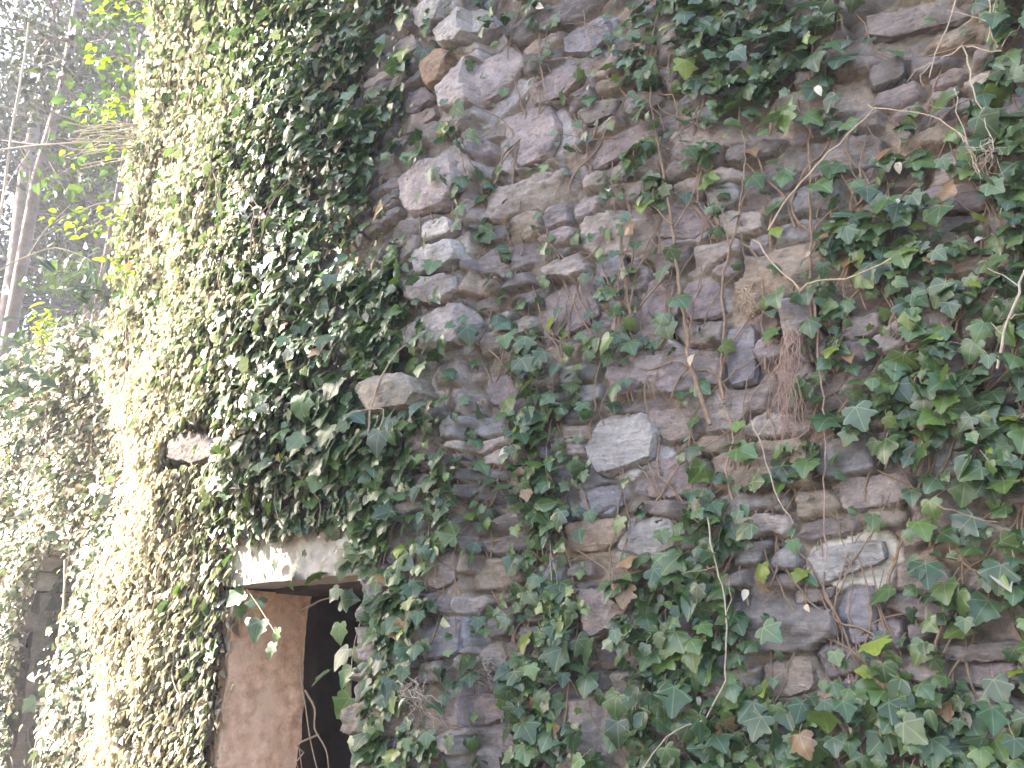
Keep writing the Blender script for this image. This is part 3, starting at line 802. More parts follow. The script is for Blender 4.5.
# ivy on the low wall: three plants told apart by where they grow
LOWIVY = [(-.95, 2.0, 'sunlit, pale-painted ivy covering the low wall above and left of the arched opening'),
          (-.2, 3.6, 'rough ivy and dry weeds crowning the top of the low wall beside the tall wall'),
          (AM, 1.3, 'shaded ivy growing inside the arched opening')]
def ivy_on_low(k, lab, n, su, sv, sh, dryp):
    root = empty('ivy', tuple(LP(np.median(su), 0 if k < 2 else .05, .05)), lab, 'ivy', 'ivy growing over the low wall')
    P = LP(su, sv, sh)
    Nn = _ln*rng.uniform(.5, 1.1, (n, 1)) + zz*rng.uniform(.2, .95, (n, 1)) + rng.normal(0, .35, (n, 3))
    a = rng.normal(0, .7, n)[:, None]; Y = -zz*np.cos(a) + _lt*np.sin(a) + _ln*.12
    c = leaf_colours(n, 1); dr = rng.random(n) < dryp
    c[dr] = np.array([(.56, .49, .38), (.38, .29, .20), (.62, .57, .47)])[rng.integers(0, 3, dr.sum())]*rng.uniform(.7, 1.15, (dr.sum(), 1))
    c[~dr] = c[~dr]*.5 + np.array([.13, .15, .09])*.5
    sz = np.clip(rng.lognormal(math.log(.062), .33, n), .03, .12); sz[dr] *= .8
    a_, b_ = leaves(P[~dr], Nn[~dr], Y[~dr], sz[~dr], c[~dr], 'ivy'), leaves(P[dr], Nn[dr], Y[dr], sz[dr], c[dr], 'oval')
    link('foliage', mesh_np('ivy_foliage', np.concatenate([a_[0], b_[0]]), [a_[1], b_[1]+len(a_[0])], True,
         {'Col': np.concatenate([a_[2], b_[2]]), 'luv': np.concatenate([a_[3], b_[3]])}), M_IVY, root)
    paths = []
    for q in rng.integers(0, n, 40 if k < 2 else 8):
        W = wander(su[q], max(sv[q]-.3, 0), rng.integers(10, 25), .05, rng.normal(0, .3), .06); W[:, 2] += (rng.uniform(0, .15) if k < 2 else sh[q]-.05)
        W = W[W[:, 1] < low_top(W[:, 0])+.2]
        if len(W) > 3: paths.append((LP(W[:, 0], W[:, 1], W[:, 2]), np.linspace(.005, .002, len(W))))
    for pth in paths: link('stem', mesh_np('ivy_stem', *tubes([pth], 5)), M_TAN, root)
n = 26000
su = rng.uniform(-3.4, .75, n); sv = rng.uniform(0.05, 4.6, n)
tp = low_top(su); ok = (sv < tp+.05) & ~arch_hole(AM+(su-AM)*1.12, sv*1.0+.02)
bl = np.clip(fbm(su*1.4, sv*1.4, 9.1, 3)*.13+.08, 0, .3)
sh = .06 + rng.exponential(.03, n) + bl*rng.random(n)
crown = sv > tp-.55-.15*np.sin(su*5)
for k, mm, dp in ((0, ok & ~crown, .70), (1, ok & crown, .55)):  # high shares of pale dead leaves stand in for sunlit brightness
    ivy_on_low(k, LOWIVY[k][2], mm.sum(), su[mm], sv[mm], sh[mm] + (0 if k == 0 else rng.uniform(-.45, .08, mm.sum())*(rng.random(mm.sum()) < .5)), dp)
n = 420
ivy_on_low(2, LOWIVY[2][2], n, AM+rng.uniform(-1, .55, n)*AR, rng.uniform(.6, AV-.15, n), rng.uniform(-.24, -.06, n) + 0, .15)

# ------------------------------------------------------------------ bare stems, runners, twigs
def bundle(name, lab, cat, group, mat, lines, ns=6, part='stem', leafy=None):
    """lines: (pixel polyline, heights, r0, r1): the first is the main stem, the rest its side shoots"""
    main = wall_line(*lines[0][:2]); root = empty(name, tuple(main[0]), lab, cat, group)
    V, F = tubes([(main, np.linspace(lines[0][2], lines[0][3], len(main))*.78)], ns, .12)
    link('main_stem', mesh_np('main_stem', V, F), mat, root)
    for l in lines[1:]:
        p = wall_line(*l[:2]); V, F = tubes([(p, np.linspace(l[2], l[3], len(p))*.75)], ns, .12)
        link('side_shoot', mesh_np('side_shoot', V, F), mat, root)
    return root
G = 'bare stems and stalks on the wall'
bundle('bare_vine', 'bare brown forked stem climbing straight up right of the wall centre', 'stem', G, M_STEM, [
 ([(712,425),(702,395),(691,362),(688,330),(681,290),(675,240),(669,200),(663,160),(655,125),(652,60),(660,10)], .075, .0105, .0035),
 ([(675,228),(662,213),(650,205),(640,182)], .085, .0045, .0018), ([(663,214),(655,198),(657,188)], .08, .003, .0015),
 ([(677,230),(688,212),(697,196),(700,170)], .085, .0045, .0018), ([(690,208),(700,218),(708,230)], .08, .0025, .0012),
 ([(688,345),(694,315),(700,285),(712,262)], .075, .005, .002), ([(690,366),(672,362),(652,370),(640,368)], .06, .006, .003),
 ([(690,362),(700,352),(712,350)], .06, .005, .002), ([(675,260),(660,248),(648,238)], .08, .003, .0014)])
bundle('bare_vine', 'thin brown stem rising left of the grey jutting block', 'stem', G, M_STEM, [
 ([(724,400),(722,360),(726,320),(722,290),(731,250),(742,200),(746,160),(740,110),(742,40)], .07, .006, .0025),
 ([(731,250),(728,225),(720,205),(716,190)], .08, .003, .0015), ([(742,210),(750,190),(752,175)], .08, .003, .0013)])
bundle('bare_vine', 'thin upright brown stem passing left of the big pale ivy leaf at top', 'stem', G, M_STEM, [
 ([(812,330),(812,280),(812,230),(810,150),(811,70),(818,20),(824,-20)], .07, .005, .003), ([(812,235),(828,215),(850,205),(852,180)], .07, .003, .0014)])
bundle('bare_vine', 'reddish bare stem hanging past the white lichen block', 'stem', G, M_ROOT, [
 ([(816,300),(820,340),(824,400),(827,450),(826,500),(828,560)], .085, .0045, .0025), ([(825,420),(815,440),(812,470)], .08, .002, .001)])
bundle('bare_runner', 'long pale runner curving down through ivy at bottom centre', 'runner', G, M_PALE, [
 ([(717,520),(718,545),(724,568),(733,600),(736,640),(732,680),(722,705),(708,720),(685,728),(668,745),(650,772)], .13, .0031, .0028),
 ([(724,568),(705,572),(690,574)], .12, .002, .001), ([(733,625),(738,600),(737,580)], .13, .002, .001)])
bundle('bare_runner', 'short pale stick slanting down left of the white lichen block', 'runner', G, M_PALE, [
 ([(757,425),(764,440),(772,465),(780,492),(790,512),(800,526)], .12, .003, .002), ([(764,440),(776,425),(790,418)], .12, .002, .001)])
bundle('bare_twig', 'long slanting brown twig below the dry straw stalks at upper right', 'twig', G, M_TAN, [
 ([(776,238),(790,215),(815,185),(845,155),(880,122)], .14, .0045, .003), ([(880,122),(905,125),(935,130),(962,146),(984,185)], .15, .003, .0016), ([(962,146),(975,160),(984,190)], .15, .002, .001), ([(880,122),(873,118)], .14, .003, .003)])
bundle('straw_stalk', 'tall dry straw stalk with drooping tip in the upper right corner', 'stalk', G, M_PALE, [
 ([(967,-10),(958,25),(950,45),(943,60),(937,78),(935,92)], .15, .003, .002), ([(937,78),(922,85),(914,96)], .15, .0022, .0012), ([(937,78),(926,92),(930,100)], .15, .0022, .001)])
bundle('straw_stalk', 'pale broken straw stalk leaning beside the right end of the slanting twig', 'stalk', G, M_PALE, [
 ([(968,60),(972,85),(980,115),(990,140),(996,165)], .14, .0032, .0018), ([(968,62),(985,66),(1005,68)], .15, .0034, .002), ([(958,100),(963,130),(970,150),(980,185)], .13, .0025, .0014), ([(968,62),(955,70),(946,75)], .15, .0035, .002), ([(990,55),(1000,10),(1010,-15)], .13, .0025, .0018)])
bundle('straw_stalk', 'brown dry stalk with a side fork at top right above the straw', 'stalk', G, M_TAN, [
 ([(1000,55),(992,35),(990,10),(986,-20)], .1, .0035, .0025), ([(990,30),(972,24),(950,17)], .1, .0025, .0013), ([(1000,55),(1012,42),(1026,30)], .1, .0025, .0015)])
bundle('bare_twig', 'greenish horizontal twig above the dark green ivy at right', 'twig', G, M_TAN, [
 ([(806,297),(825,288),(850,285),(872,280),(896,267)], .13, .004, .003), ([(806,297),(785,275),(766,252),(760,248)], .13, .0042, .0025)])
bundle('bare_branch', 'bare knotty branch standing at the right edge above bright green ivy', 'branch', G, M_PALE, [
 ([(1001,375),(1004,352),(1012,325),(1020,300),(1030,270)], .13, .0052, .0042), ([(1020,296),(1004,283),(990,276)], .13, .003, .0016), ([(1006,342),(998,336),(994,328)], .13, .0022, .001), ([(1012,326),(1020,322),(1026,322)], .13, .0022, .001)])
bundle('bare_stick', 'pale stick leaning on ivy just right of the rounded jutting stone', 'stick', G, M_TAN, [
 ([(392,464),(398,445),(406,418),(416,388),(428,362),(434,352)], (.12,.14,.17,.17,.15,.12), .0065, .004), ([(404,425),(398,405)], .16, .002, .001)])
bundle('bare_vine', 'thin reddish stem in the ivy just below the forked brown stem', 'stem', G, M_ROOT, [
 ([(733,500),(728,470),(734,440),(728,415),(718,395)], .07, .0045, .003), ([(734,440),(742,425)], .07, .002, .001)])
bundle('bare_vine', 'pale thin stems below the narrow ivy column at bottom centre', 'stem', G, M_PALE, [
 ([(557,640),(555,610),(556,575),(554,555)], .09, .0026, .0018), ([(555,562),(547,580),(545,600)], .09, .0016, .001), ([(556,562),(562,585),(560,610)], .09, .0016, .001), ([(556,560),(550,470),(556,420)], .09, .0014, .001)])
bundle('bare_vine', 'slender reddish stem at upper left of the traced slab near top centre', 'stem', G, M_ROOT, [
 ([(552,102),(546,80),(542,50),(545,25)], .09, .003, .0018), ([(583,155),(575,140),(578,120)], .08, .002, .001)]) ['label'] = 'slender reddish stem near the top right of the pale quoin stones'
bundle('bare_runner', 'thin brown runner crossing large ivy leaves right of the lichen block', 'runner', G, M_STEM, [
 ([(938,508),(955,512),(975,520),(1000,524)], .12, .003, .002), ([(950,558),(965,562),(980,575)], .12, .003, .002)])
# hanging tuft of fine roots
def tuft(name, lab, cat, cx, y0, y1, wid_, nstr, mat, h0, r0=.0016):
    root = empty(name, tuple(wall_line([(cx, y0), (cx, y1)], h0)[0]), lab, cat)
    core, fine = [], []
    for i in range(nstr):
        x = cx + rng.normal(0, wid_*.35); xe = cx + rng.normal(0, wid_); ye = y0 + (y1-y0)*rng.uniform(.45, 1.05)
        k = 7; t = np.linspace(0, 1, k)
        pts = [(x+(xe-x)*a + rng.normal(0, 3.2)*(a > 0), y0+(ye-y0)*a) for a in t]
        hh = h0 + rng.normal(0, .02) + .04*np.sin(t*3) + rng.normal(0, .012, k)
        p = wall_line(pts, hh, .03, .004)
        (core if i % 5 == 0 else fine).append((p, np.linspace(r0*(1.9 if i % 5 == 0 else 1), r0*.6, len(p))))
        if i % 2 == 0:
            for _ in range(1):
                q = p[rng.integers(1, len(p)-2)]; e = q + rng.normal(0, .035, 3)+[0, 0, -.02]
                fine.append((np.array([q, (q+e)/2+rng.normal(0, .008, 3), e]), r0*.6))
    for c_ in core: link('root_strand', mesh_np('root_strand', *tubes([c_], 5)), mat, root)
    V, F = tubes(fine, 4); link('fine_root', mesh_np('fine_root', V, F), mat, root)['kind'] = 'stuff'
    return root
tuft('root_tuft', 'tangled reddish root tuft hanging below the grey jutting block', 'roots', 796, 335, 452, 13, 40, M_ROOT, .09, .0011)
tuft('grass_tuft', 'withered grass tuft on the wall left of the grey jutting block', 'grass', 752, 293, 325, 7, 12, M_TAN, .10, .0014)
tuft('grass_tuft', 'grey withered weed tuft beside the doorway ivy at bottom', 'grass', 438, 676, 728, 13, 14, M_PALE, .08, .0014)
tuft('grass_tuft', 'dry weed tuft by the slanting twig at the upper right edge', 'grass', 992, 150, 190, 9, 12, M_PALE, .11, .0010)
tuft('grass_tuft', 'small dry weed tuft above the dark gap at lower left centre', 'grass', 488, 658, 688, 8, 16, M_PALE, .07, .0012) ['label'] = 'small dry weed tuft low on the wall right of the doorway ivy'
# thick old ivy stem slanting along under the rounded stone
def uv_tube(pts, r0, r1, WF=WP, ns=12, wob=.22):
    Q = resample(np.array(pts, float), .03); P = WF(Q[:, 0], Q[:, 1], Q[:, 2])
    return tubes([(P, np.linspace(r0, r1, len(P)))], ns, wob)
pp = [px2wall(x, y, .12) for x, y in ((225, 478), (262, 458), (300, 446), (330, 430), (350, 412))]
root = empty('old_ivy_trunk', tuple(WP(*pp[0], .15)), 'thick dark gnarled ivy trunk slanting below the rounded jutting stone', 'trunk')
V, F = uv_tube([(a, b, .16) for a, b in pp], .05, .035); link('bark', mesh_np('bark', V, F), M_BARK, root)
pp = [px2wall(x, y, .12) for x, y in ((300, 446), (318, 432), (330, 408), (352, 372))]
V, F = uv_tube([(a, b, .14) for a, b in pp], .022, .012); link('side_stem', mesh_np('side_stem', V, F), M_BARK, root)
# roots dangling in the doorway
root = empty('hanging_roots', tuple(WP(DU0+.55, DV, -.2)), 'dead branching roots dangling in the dark doorway', 'roots')
for (x0, y0, x1, y1, hh) in ((298, 585, 300, 770, -.36), (304, 640, 314, 775, -.34), (306, 690, 332, 770, -.34), (300, 610, 345, 590, -.25), (312, 735, 300, 770, -.33)):
    d0, d1 = px2wall(x0, y0, hh), px2wall(x1, y1, hh)
    k = 9; t = np.linspace(0, 1, k)
    Q = np.stack([d0[0]+(d1[0]-d0[0])*t + rng.normal(0, .018, k), d0[1]+(d1[1]-d0[1])*t, hh + rng.normal(0, .02, k)], 1)
    Q[:, 0] += rng.normal(0, .02)*np.sin(t*5); Q = resample(Q[::2], .03); V, F = tubes([(WP(Q[:, 0], Q[:, 1], Q[:, 2]), np.linspace(.006, .0025, len(Q)))], 5, .2); link('root', mesh_np('root', V, F), M_TAN, root)
# ivy sprays hanging free in the doorway
def free_leaves(name, lab, cat, group, pts, s0, mat, kind='ivy', colr=None, stem=M_TAN, up=.5, jit=.03):
    pts = np.asarray(pts, float); n = len(pts); pts = pts[np.argsort(-pts[:, 2])]
    root = empty(name, tuple(pts[0]), lab, cat, group)
    Nn = np.tile([-.45, -.75, up], (n, 1)) + rng.normal(0, .35, (n, 3)); a = rng.normal(0, .8, n)[:, None]
    Y = -zz*np.cos(a) + np.array([1., 0, 0])*np.sin(a)
    c = leaf_colours(n, 1) if colr is None else np.array(colr)*rng.uniform(.75, 1.25, (n, 1))
    q = leaves(pts + rng.normal(0, jit, (n, 3)), Nn, Y, rng.uniform(.8, 1.25, n)*s0, c, kind)
    link('foliage', mesh_np('foliage', q[0], q[1], True, {'Col': q[2], 'luv': q[3]}), mat, root)
    V, F = tubes([(resample(np.array([pts[0], pts.mean(0)+[.01, 0, .03], pts[-1]]), .04), .002)], 5); link('stem', mesh_np('stem', V, F), stem, root)
    return root
def wall_pts(pxs, hh):
    o = []
    for x, y in pxs:
        a, b = px2wall(x, y, hh); o.append(WP(a, b, hh))
    return np.array(o)
free_leaves('ivy_spray', 'sunlit ivy spray hanging from the left end of the pale lintel', 'ivy', None, wall_pts([(246,588),(250,600),(258,606),(262,618),(272,628),(276,634),(240,600),(236,612)], .10), .085, M_IVY)
free_leaves('ivy_spray', 'sunlit ivy leaves poking into the doorway from its right side', 'ivy', None, wall_pts([(372,590),(352,600),(336,604),(350,622),(342,648),(338,668),(350,670),(346,690),(356,710),(352,745),(360,730),(348,655)], .10), .085, M_IVY)
free_leaves('ivy_spray', 'three big bluish ivy leaves directly under the rounded jutting stone', 'ivy', None, wall_pts([(352,412),(362,428),(395,405),(378,432),(420,404)], .27), .10, M_IVY, colr=(.05, .085, .065), jit=.008)
# hanging vine at the arch
q = [px2low(x, y, .12) for x, y in ((70, 560), (69, 600), (64, 640), (62, 680), (52, 710), (42, 740), (38, 770))]
root = empty('bare_runner', tuple(LP(*q[0], .12)), 'pale dangling runner beside the arched opening', 'runner')
V, F = uv_tube([(a, b, .16) for a, b in q], .010, .007, LP, 6, .1); link('main_stem', mesh_np('main_stem', V, F), M_PALE, root)
q = [px2low(x, y, .12) for x, y in ((46, 730), (56, 742), (60, 765))]
V, F = uv_tube([(a, b, .16) for a, b in q], .006, .004, LP, 6, .1); link('side_shoot', mesh_np('side_shoot', V, F), M_PALE, root)

# backlit yellow-green sprigs along the wall's left end
YG = (.17, .24, .035)
def sprig(lab, base, tipp, depth, n, s0, colr=YG, kind='oval', name='leafy_sprig', spread=.10, cat='sprig', group='backlit sprigs at the wall end', mat=None):
    A, B = at(*base, depth), at(*tipp, depth-.15); t = np.linspace(0, 1, 9)[:, None]
    L_ = A+(B-A)*t + np.array([0, 0, 1.])*np.sin(t*math.pi)*.06 + rng.normal(0, .012, (9, 3))
    root = empty(name, tuple(A), lab, cat, group)
    V, F = tubes([(L_, np.linspace(.006, .002, 9))], 5); link('stem', mesh_np('stem', V, F), M_TAN, root)
    P = A + (B-A)*rng.uniform(.12, 1.05, (n, 1)) + rng.normal(0, spread*.5, (n, 3)); 
    Nn = np.array([-.3, -.4, .8]) + rng.normal(0, .45, (n, 3)); Y = norm(rng.normal(0, .7, (n, 3)) + norm(B-A)*.8 - zz*.5)
    q = leaves(P, Nn, Y, rng.uniform(.7, 1.3, n)*s0, np.array(colr)*rng.uniform(.7, 1.25, (n, 1)), kind)
    link('foliage', mesh_np('foliage', q[0], q[1], True, {'Col': q[2], 'luv': q[3]}), mat or M_SPRIG, root)
SP = [('bright yellow-green sprig at the very top of the wall end', (150, 5), (100, 12), 26),
      ('backlit yellow-green sprig above the pale bare branches', (140, 70), (95, 60), 26),
      ('largest backlit yellow sprig just above the straw-coloured branch tips', (140, 98), (88, 116), 34),
      ('small backlit sprig level with the straw-coloured branch tips', (135, 148), (70, 156), 9),
      ('drooping backlit sprig reaching left over the dark forest', (130, 205), (55, 221), 22),
      ('backlit sprig beside the wall end just below the drooping one', (132, 215), (84, 232), 16),
      ('yellow-green sprig low on the wall end above the low wall', (128, 290), (108, 250), 18)]
for lab, a, b, n in SP: sprig(lab, a, b, 5.7, int(n*1.3), .062)
sprig('upright seedling with yellow-green whorled leaves on top of the low wall', (42, 352), (44, 312), 6.5, 46, .10, (.20, .25, .05), 'long', 'seedling', .09, 'seedling', None)
sprig('dark glossy long-leaved shrub on the low wall top against the forest', (100, 345), (80, 283), 6.6, 60, .19, (.045, .075, .05), 'long', 'shrub', .30, 'shrub', None, M_IVY)
sprig('dark shrub at far left where the low wall meets the forest', (-30, 400), (8, 360), 7.2, 160, .12, (.05, .085, .045), 'oval', 'shrub', .55, 'shrub', None, M_IVY)
# grassy weeds on the low wall
root = empty('weed_clump', tuple(at(80, 345, 6.4)), 'thin green weeds growing on top of the low wall', 'weeds')
paths = []
for i in range(90):
    b = at(rng.uniform(10, 122), 356 - 0*i, 6.4 + rng.normal(0, .1)); x = (project(b)[0])
    b[2] = float(low_top(np.array((b-L0) @ _lt))) + .0
    e = b + np.array([rng.normal(0, .12), rng.normal(0, .08), rng.uniform(.08, .42)]); m_ = (b+e)/2 + rng.normal(0, .03, 3)
    paths.append((resample([b, m_, e], .05), .0025))
V, F = tubes(paths, 3); ob = link('blade', mesh_np('blade', V, F), M_SPRIG, root); ob['kind'] = 'stuff'
me_ = ob.data; a = me_.attributes.new('Col', 'FLOAT_COLOR', 'POINT'); a.data.foreach_set('color', np.tile(np.array([.10, .14, .04, 1], np.float32), len(me_.vertices)))

EL, BAZ = 29.0, 3.0
# ------------------------------------------------------------------ forest behind
def gz(x, y):
    return np.maximum(0, np.hypot(x, y)-10)*.16*np.clip((-x-.5)/4, 0, 1)*np.clip((y-4)/6, 0, 1) + .06*fbm(np.asarray(x)*.6, np.asarray(y)*.6, 2.0, 3)
gx = np.concatenate([np.linspace(-600, -42, 26), np.arange(-40, 20, .6), np.linspace(22, 600, 26)])
gy = np.concatenate([np.linspace(-600, -22, 26), np.arange(-20, 45, .6), np.linspace(47, 600, 26)])
X, Yg = np.meshgrid(gx, gy); Z = np.minimum(gz(X, Yg), 9)
idx = np.arange(X.size).reshape(X.shape)
g = link('ground', mesh_np('ground', np.stack([X, Yg, Z-.04], -1).reshape(-1, 3), np.stack([idx[:-1, :-1], idx[:-1, 1:], idx[1:, 1:], idx[1:, :-1]], -1).reshape(-1, 4)), M_GROUND)
tag(g, 'leaf-littered ground rising behind into wooded slope', 'ground', kind='structure')

def tree(lab, tx, ty, hgt, r, lean, crown0, nb, nl, lc, ls, spread, cat='tree', bare=False, trunkmat=None, name='forest_tree'):
    base = np.array([tx, ty, float(gz(tx, ty))-.1])
    root = empty(name, tuple(base), lab, cat, 'trees behind the ruin')
    t = np.linspace(0, 1, 12)[:, None]
    T = base + np.array([lean[0], lean[1], hgt])*t + np.cumsum(rng.normal(0, hgt*.003, (12, 3)), 0)*[1, 1, 0]
    V, F = tubes([(T, np.linspace(r, r*.25, 12))], 10, .06); link('trunk', mesh_np('trunk', V, F), trunkmat or M_TRUNK, root)
    paths, LP_, ends = [], [], []
    for i in range(nb):
        f = crown0 + (1-crown0)*rng.random()**.9; q = base + (T[-1]-base)*f; q = np.array([np.interp(f, t[:, 0], T[:, k]) for k in range(3)])
        a = rng.uniform(0, 2*math.pi); l = spread*(1.15-f)*rng.uniform(.6, 1.2) + .3
        e = q + np.array([math.cos(a)*l, math.sin(a)*l, l*rng.uniform(-.25, .45)])
        m_ = (q+e)/2 + rng.normal(0, .06*l, 3) + [0, 0, .1*l]
        br = resample([q, m_, e], .25); paths.append((br, np.linspace(r*.18, .008, len(br))))
        for _ in range(4):
            w = br[rng.integers(len(br)//3, len(br))]; w2 = w + rng.normal(0, .22*l, 3)
            paths.append((np.array([w, (w+w2)/2+rng.normal(0, .03, 3), w2]), np.linspace(.010, .004, 3)))
            k = nl//(nb*4); LP_.append(w + (w2-w)*rng.uniform(.2, 1.1, (k, 1)) + rng.normal(0, .13*l**.5, (k, 3)))
        k = nl//nb//2; LP_.append(q + (e-q)*rng.uniform(.35, 1.05, (k, 1)) + rng.normal(0, .16*l**.5, (k, 3)))
    for i in range(nb): link('branch', mesh_np('branch', *tubes(paths[i*5:i*5+5], 4)), trunkmat or M_TRUNK, root)
    if not bare:
        P = np.concatenate(LP_); n = len(P)
        q = leaves(P, rng.normal(0, .6, (n, 3))+[0, 0, .5], rng.normal(0, 1, (n, 3))-[0, 0, .4], rng.uniform(.6, 1.4, n)*ls, np.array(lc)*rng.uniform(.6, 1.5, (n, 1)), 'oval')
        link('crown', mesh_np('crown', q[0], q[1], True, {'Col': q[2], 'luv': q[3]}), M_NEEDLE, root)
DK = (.032, .034, .029); OL = (.048, .052, .035)
def tp(px, depth): return (px-512)/FPX*depth*1.05
tree('pale straight trunk at the very left edge rising out of the picture', tp(2, 9), 9, 15, .10, (.15, 0), .45, 44, 4200, DK, .075, 2.4)
tree('reddish mossy trunk at the left edge low behind the low wall', tp(12, 11), 11, 14, .15, (-.3, .2), .5, 44, 4200, DK, .08, 2.6)
tree('dark trunk standing midway between picture edge and wall end', tp(78, 12.5), 12.5, 16, .15, (.25, 0), .25, 80, 5200, DK, .085, 2.6)
tree('thin dark trunk close beside the wall end', tp(108, 15), 15, 16, .14, (.1, 0), .2, 80, 5200, DK, .10, 2.6)
tree('slim trunk with olive leaves left of the dark trunk', tp(48, 16), 16, 17, .13, (.3, 0), .25, 80, 5200, OL, .10, 2.8)
tree('distant evergreen showing dark foliage at the left edge', tp(-8, 19), 19, 15, .2, (0, 0), .12, 80, 9000, DK, .13, 3.2)
tree('distant evergreen showing dark foliage beside the wall end', tp(120, 20), 20, 16, .2, (0, 0), .12, 80, 9000, DK, .13, 3.4)
tree('distant evergreen in the gap between the dark trunks', tp(66, 22), 22, 13.5, .2, (0, 0), .1, 80, 7000, DK, .14, 3.4)
tree('leafy overhanging tree with thin green leaves at top left', tp(70, 8.2), 8.2, 9.5, .05, (.1, .2), .55, 24, 700, (.08, .12, .045), .12, 1.2)
# unseen evergreens added past the left edge, keeping sun off the right wall
for off, tt in ((1.6, 6.6), (.95, 7.8), (1.7, 9.2), (1.1, 10.6)):
    c_, s_ = math.cos(R(BAZ)), math.sin(R(BAZ))
    tree('unseen broad evergreen added out to the left to shade the wall', off*s_-tt*c_, off*c_+tt*s_, 13.0 + .25*tt, .2, (.05, 1.0), .14, 130, 40000, DK, .125, 1.55)
for x_, y_ in ((-12.5, 13.5), (-15, 17.5), (-17, 22), (-13, 25), (-19, 15.5)):  # more unseen trees, added so the forest falls in shade
    tree('tall unseen evergreen added beyond the left edge to shade the wood', x_, y_, 15, .22, (.2, 0), .12, 80, 14000, DK, .16, 3.0)
# understory behind the low wall, reads as one mass
n = 26000
dd_ = rng.uniform(11, 30, n); aa = rng.uniform(-.95, -.36, n); X = aa*dd_; hz_ = rng.random(n)**1.6*(3.2 + 2.5*fbm(X*.5, dd_*.5, 1.0, 3))
P = np.stack([X, dd_, gz(X, dd_) + np.clip(hz_, 0, 7)], 1)
q = leaves(P, rng.normal(0, .6, (n, 3))+[0, 0, .5], rng.normal(0, 1, (n, 3)), rng.uniform(.14, .3, n), np.where(rng.random((n, 1)) < .5, np.array([DK]), np.array([(.09, .072, .06)]))*rng.uniform(.6, 1.4, (n, 1)), 'oval')
o = link('undergrowth', mesh_np('undergrowth', q[0], q[1], True, {'Col': q[2], 'luv': q[3]}), M_NEEDLE)
tag(o, 'dense brown and green undergrowth of the wood beyond the wall', 'undergrowth', kind='stuff')

# bare shrubs with pale branches crossing in front of the forest
def bare_shrub(lab, base, lines, depth, mat):
    root = empty('bare_shrub', tuple(base), lab, 'shrub', 'bare shrubs before the forest')
    for k, (pts, r0, r1) in enumerate(lines):
        P = resample(np.array([at(x, y, depth+dz) if isinstance(x, (int, float)) else x for x, y, dz in pts]), .08)
        V, F = tubes([(P, np.linspace(r0, r1, len(P)))], 6, .1); link('stem' if k == 0 else 'branch', mesh_np('branch', V, F), mat, root)
b0 = at(-60, 640, 7.6); b0[2] = 0
bare_shrub('pale bare sapling whose straight branch crosses above the low wall to the wall end', b0,
 [([(-60, 640, 0), (-30, 420, 0), (2, 205, 0), (12, 130, 0), (24, 60, 0), (30, 10, 0)], .022, .008), ([(-30, 155, 0), (0, 150, 0), (30, 146, -.1), (70, 143, -.2), (118, 141, -.3)], .011, .005),
  ([(70, 143, -.2), (95, 135, -.2), (125, 137, -.3)], .007, .003), ([(58, 144, -.1), (80, 150, -.1), (122, 148, -.2)], .006, .003), ([(12, 130, 0), (20, 92, 0), (20, 70, 0)], .008, .004), ([(18, 75, 0), (40, 66, 0), (66, 58, -.1)], .006, .003), ([(20, 62, 0), (45, 55, 0), (66, 62, -.1)], .005, .002),
  ([(45, 146, 0), (50, 130, 0), (44, 118, 0)], .005, .002), ([(20, 148, 0), (30, 170, 0), (26, 195, .1)], .005, .002), ([(75, 143, 0), (88, 128, 0), (112, 124, 0)], .005, .002)], 7.6, M_PALE)
b1 = at(-90, 640, 7.4); b1[2] = 0
bare_shrub('bare shrub sending one pale arching twig low over the forest gap', b1,
 [([(-90, 640, 0), (-70, 420, 0), (-30, 300, 0), (0, 270, 0), (28, 256, 0), (55, 248, 0), (82, 256, 0), (92, 262, 0)], .016, .006), ([(-20, 285, 0), (-5, 230, 0), (8, 185, 0), (30, 150, .1)], .007, .003), ([(28, 256, 0), (45, 230, 0), (70, 205, 0)], .004, .002)], 7.4, M_PALE)
# dead straw-coloured fronds sticking out of the wall end
root = empty('dead_fronds', tuple(at(135, 140, 5.8)), 'straw-coloured dead fronds sticking out left from the wall end', 'fronds')
paths = []
for i in range(22):
    a = at(138, rng.uniform(122, 160), 5.8); b = a + np.array([-rng.uniform(.2, .5), rng.normal(-.1, .1), rng.normal(-.02, .07)]); paths.append((resample([a, (a+b)/2+rng.normal(0, .02, 3)+[0, 0, .03], b], .05), .004))
for c_ in paths: link('frond', mesh_np('frond', *tubes([c_], 4)), M_PALE, root)

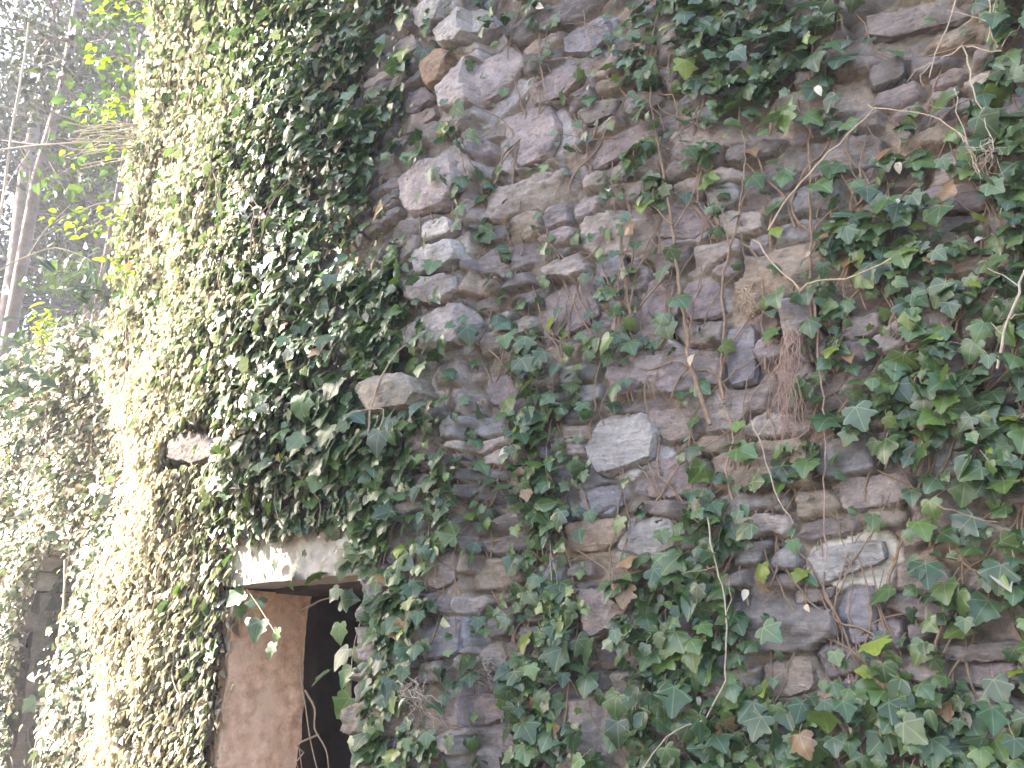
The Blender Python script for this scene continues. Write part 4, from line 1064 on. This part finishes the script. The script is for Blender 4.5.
# ------------------------------------------------------------------ air, light, exposure
HB = ((-26, 40), (-14, 46), (-1.2, 26))
bm = bmesh.new(); bmesh.ops.create_cube(bm, size=1)
for v_ in bm.verts:
    v_.co = Vector([lo + (hi-lo)*(c+.5) for (lo, hi), c in zip(HB, v_.co)])
me = bpy.data.meshes.new('haze'); bm.to_mesh(me); bm.free()
m, nt, out = new_mat('haze_air'); pv = N(nt, 'ShaderNodeVolumePrincipled')
pv.inputs['Color'].default_value = (.93, .92, .95, 1); pv.inputs['Density'].default_value = .0062; pv.inputs['Anisotropy'].default_value = .2
nt.links.new(pv.outputs[0], out.inputs['Volume'])
HAZE = True
if HAZE:
    hz = link('haze', me, m); tag(hz, 'pale sunlit haze in the air before the forest', 'haze', kind='stuff')

# the sun: low, to the left and ahead, skimming the wall
sdir = Vector((-math.cos(R(BAZ))*math.cos(R(EL)), math.sin(R(BAZ))*math.cos(R(EL)), math.sin(R(EL))))
sl = bpy.data.lights.new('sun', 'SUN'); so = bpy.data.objects.new('sun', sl); COL.objects.link(so)
sl.energy = 5.0; sl.angle = R(.53); sl.color = (1.0, .965, .91)
so.rotation_euler = sdir.to_track_quat('Z', 'Y').to_euler(); so.location = (-8, 6, 12)
w = bpy.data.worlds.new('World'); S.world = w; w.use_nodes = True
nt = w.node_tree; nt.nodes.clear()
sky = nt.nodes.new('ShaderNodeTexSky'); sky.sky_type = 'NISHITA'; sky.sun_disc = False
sky.sun_elevation = R(EL); sky.sun_rotation = math.atan2(sdir.x, sdir.y)
sky.air_density = 1.0; sky.dust_density = 2.5; sky.ozone_density = 1.0
bg = nt.nodes.new('ShaderNodeBackground'); bg.inputs[1].default_value = .15
wo = nt.nodes.new('ShaderNodeOutputWorld'); nt.links.new(sky.outputs[0], bg.inputs[0]); nt.links.new(bg.outputs[0], wo.inputs[0])
S.view_settings.view_transform = 'Standard'; S.view_settings.look = 'None'
S.view_settings.exposure = 2.95; S.view_settings.gamma = 1.0; S.view_settings.use_curve_mapping = False
S.render.engine = 'CYCLES'
cy = S.cycles
cy.use_denoising = True
try: cy.denoiser = 'OPENIMAGEDENOISE'
except Exception: pass
cy.max_bounces = 8; cy.diffuse_bounces = 4; cy.glossy_bounces = 2; cy.transmission_bounces = 3; cy.volume_bounces = 0; cy.transparent_max_bounces = 6
cy.use_adaptive_sampling = True; cy.adaptive_threshold = .02
cy.sample_clamp_indirect = 6; cy.filter_width = 1.6
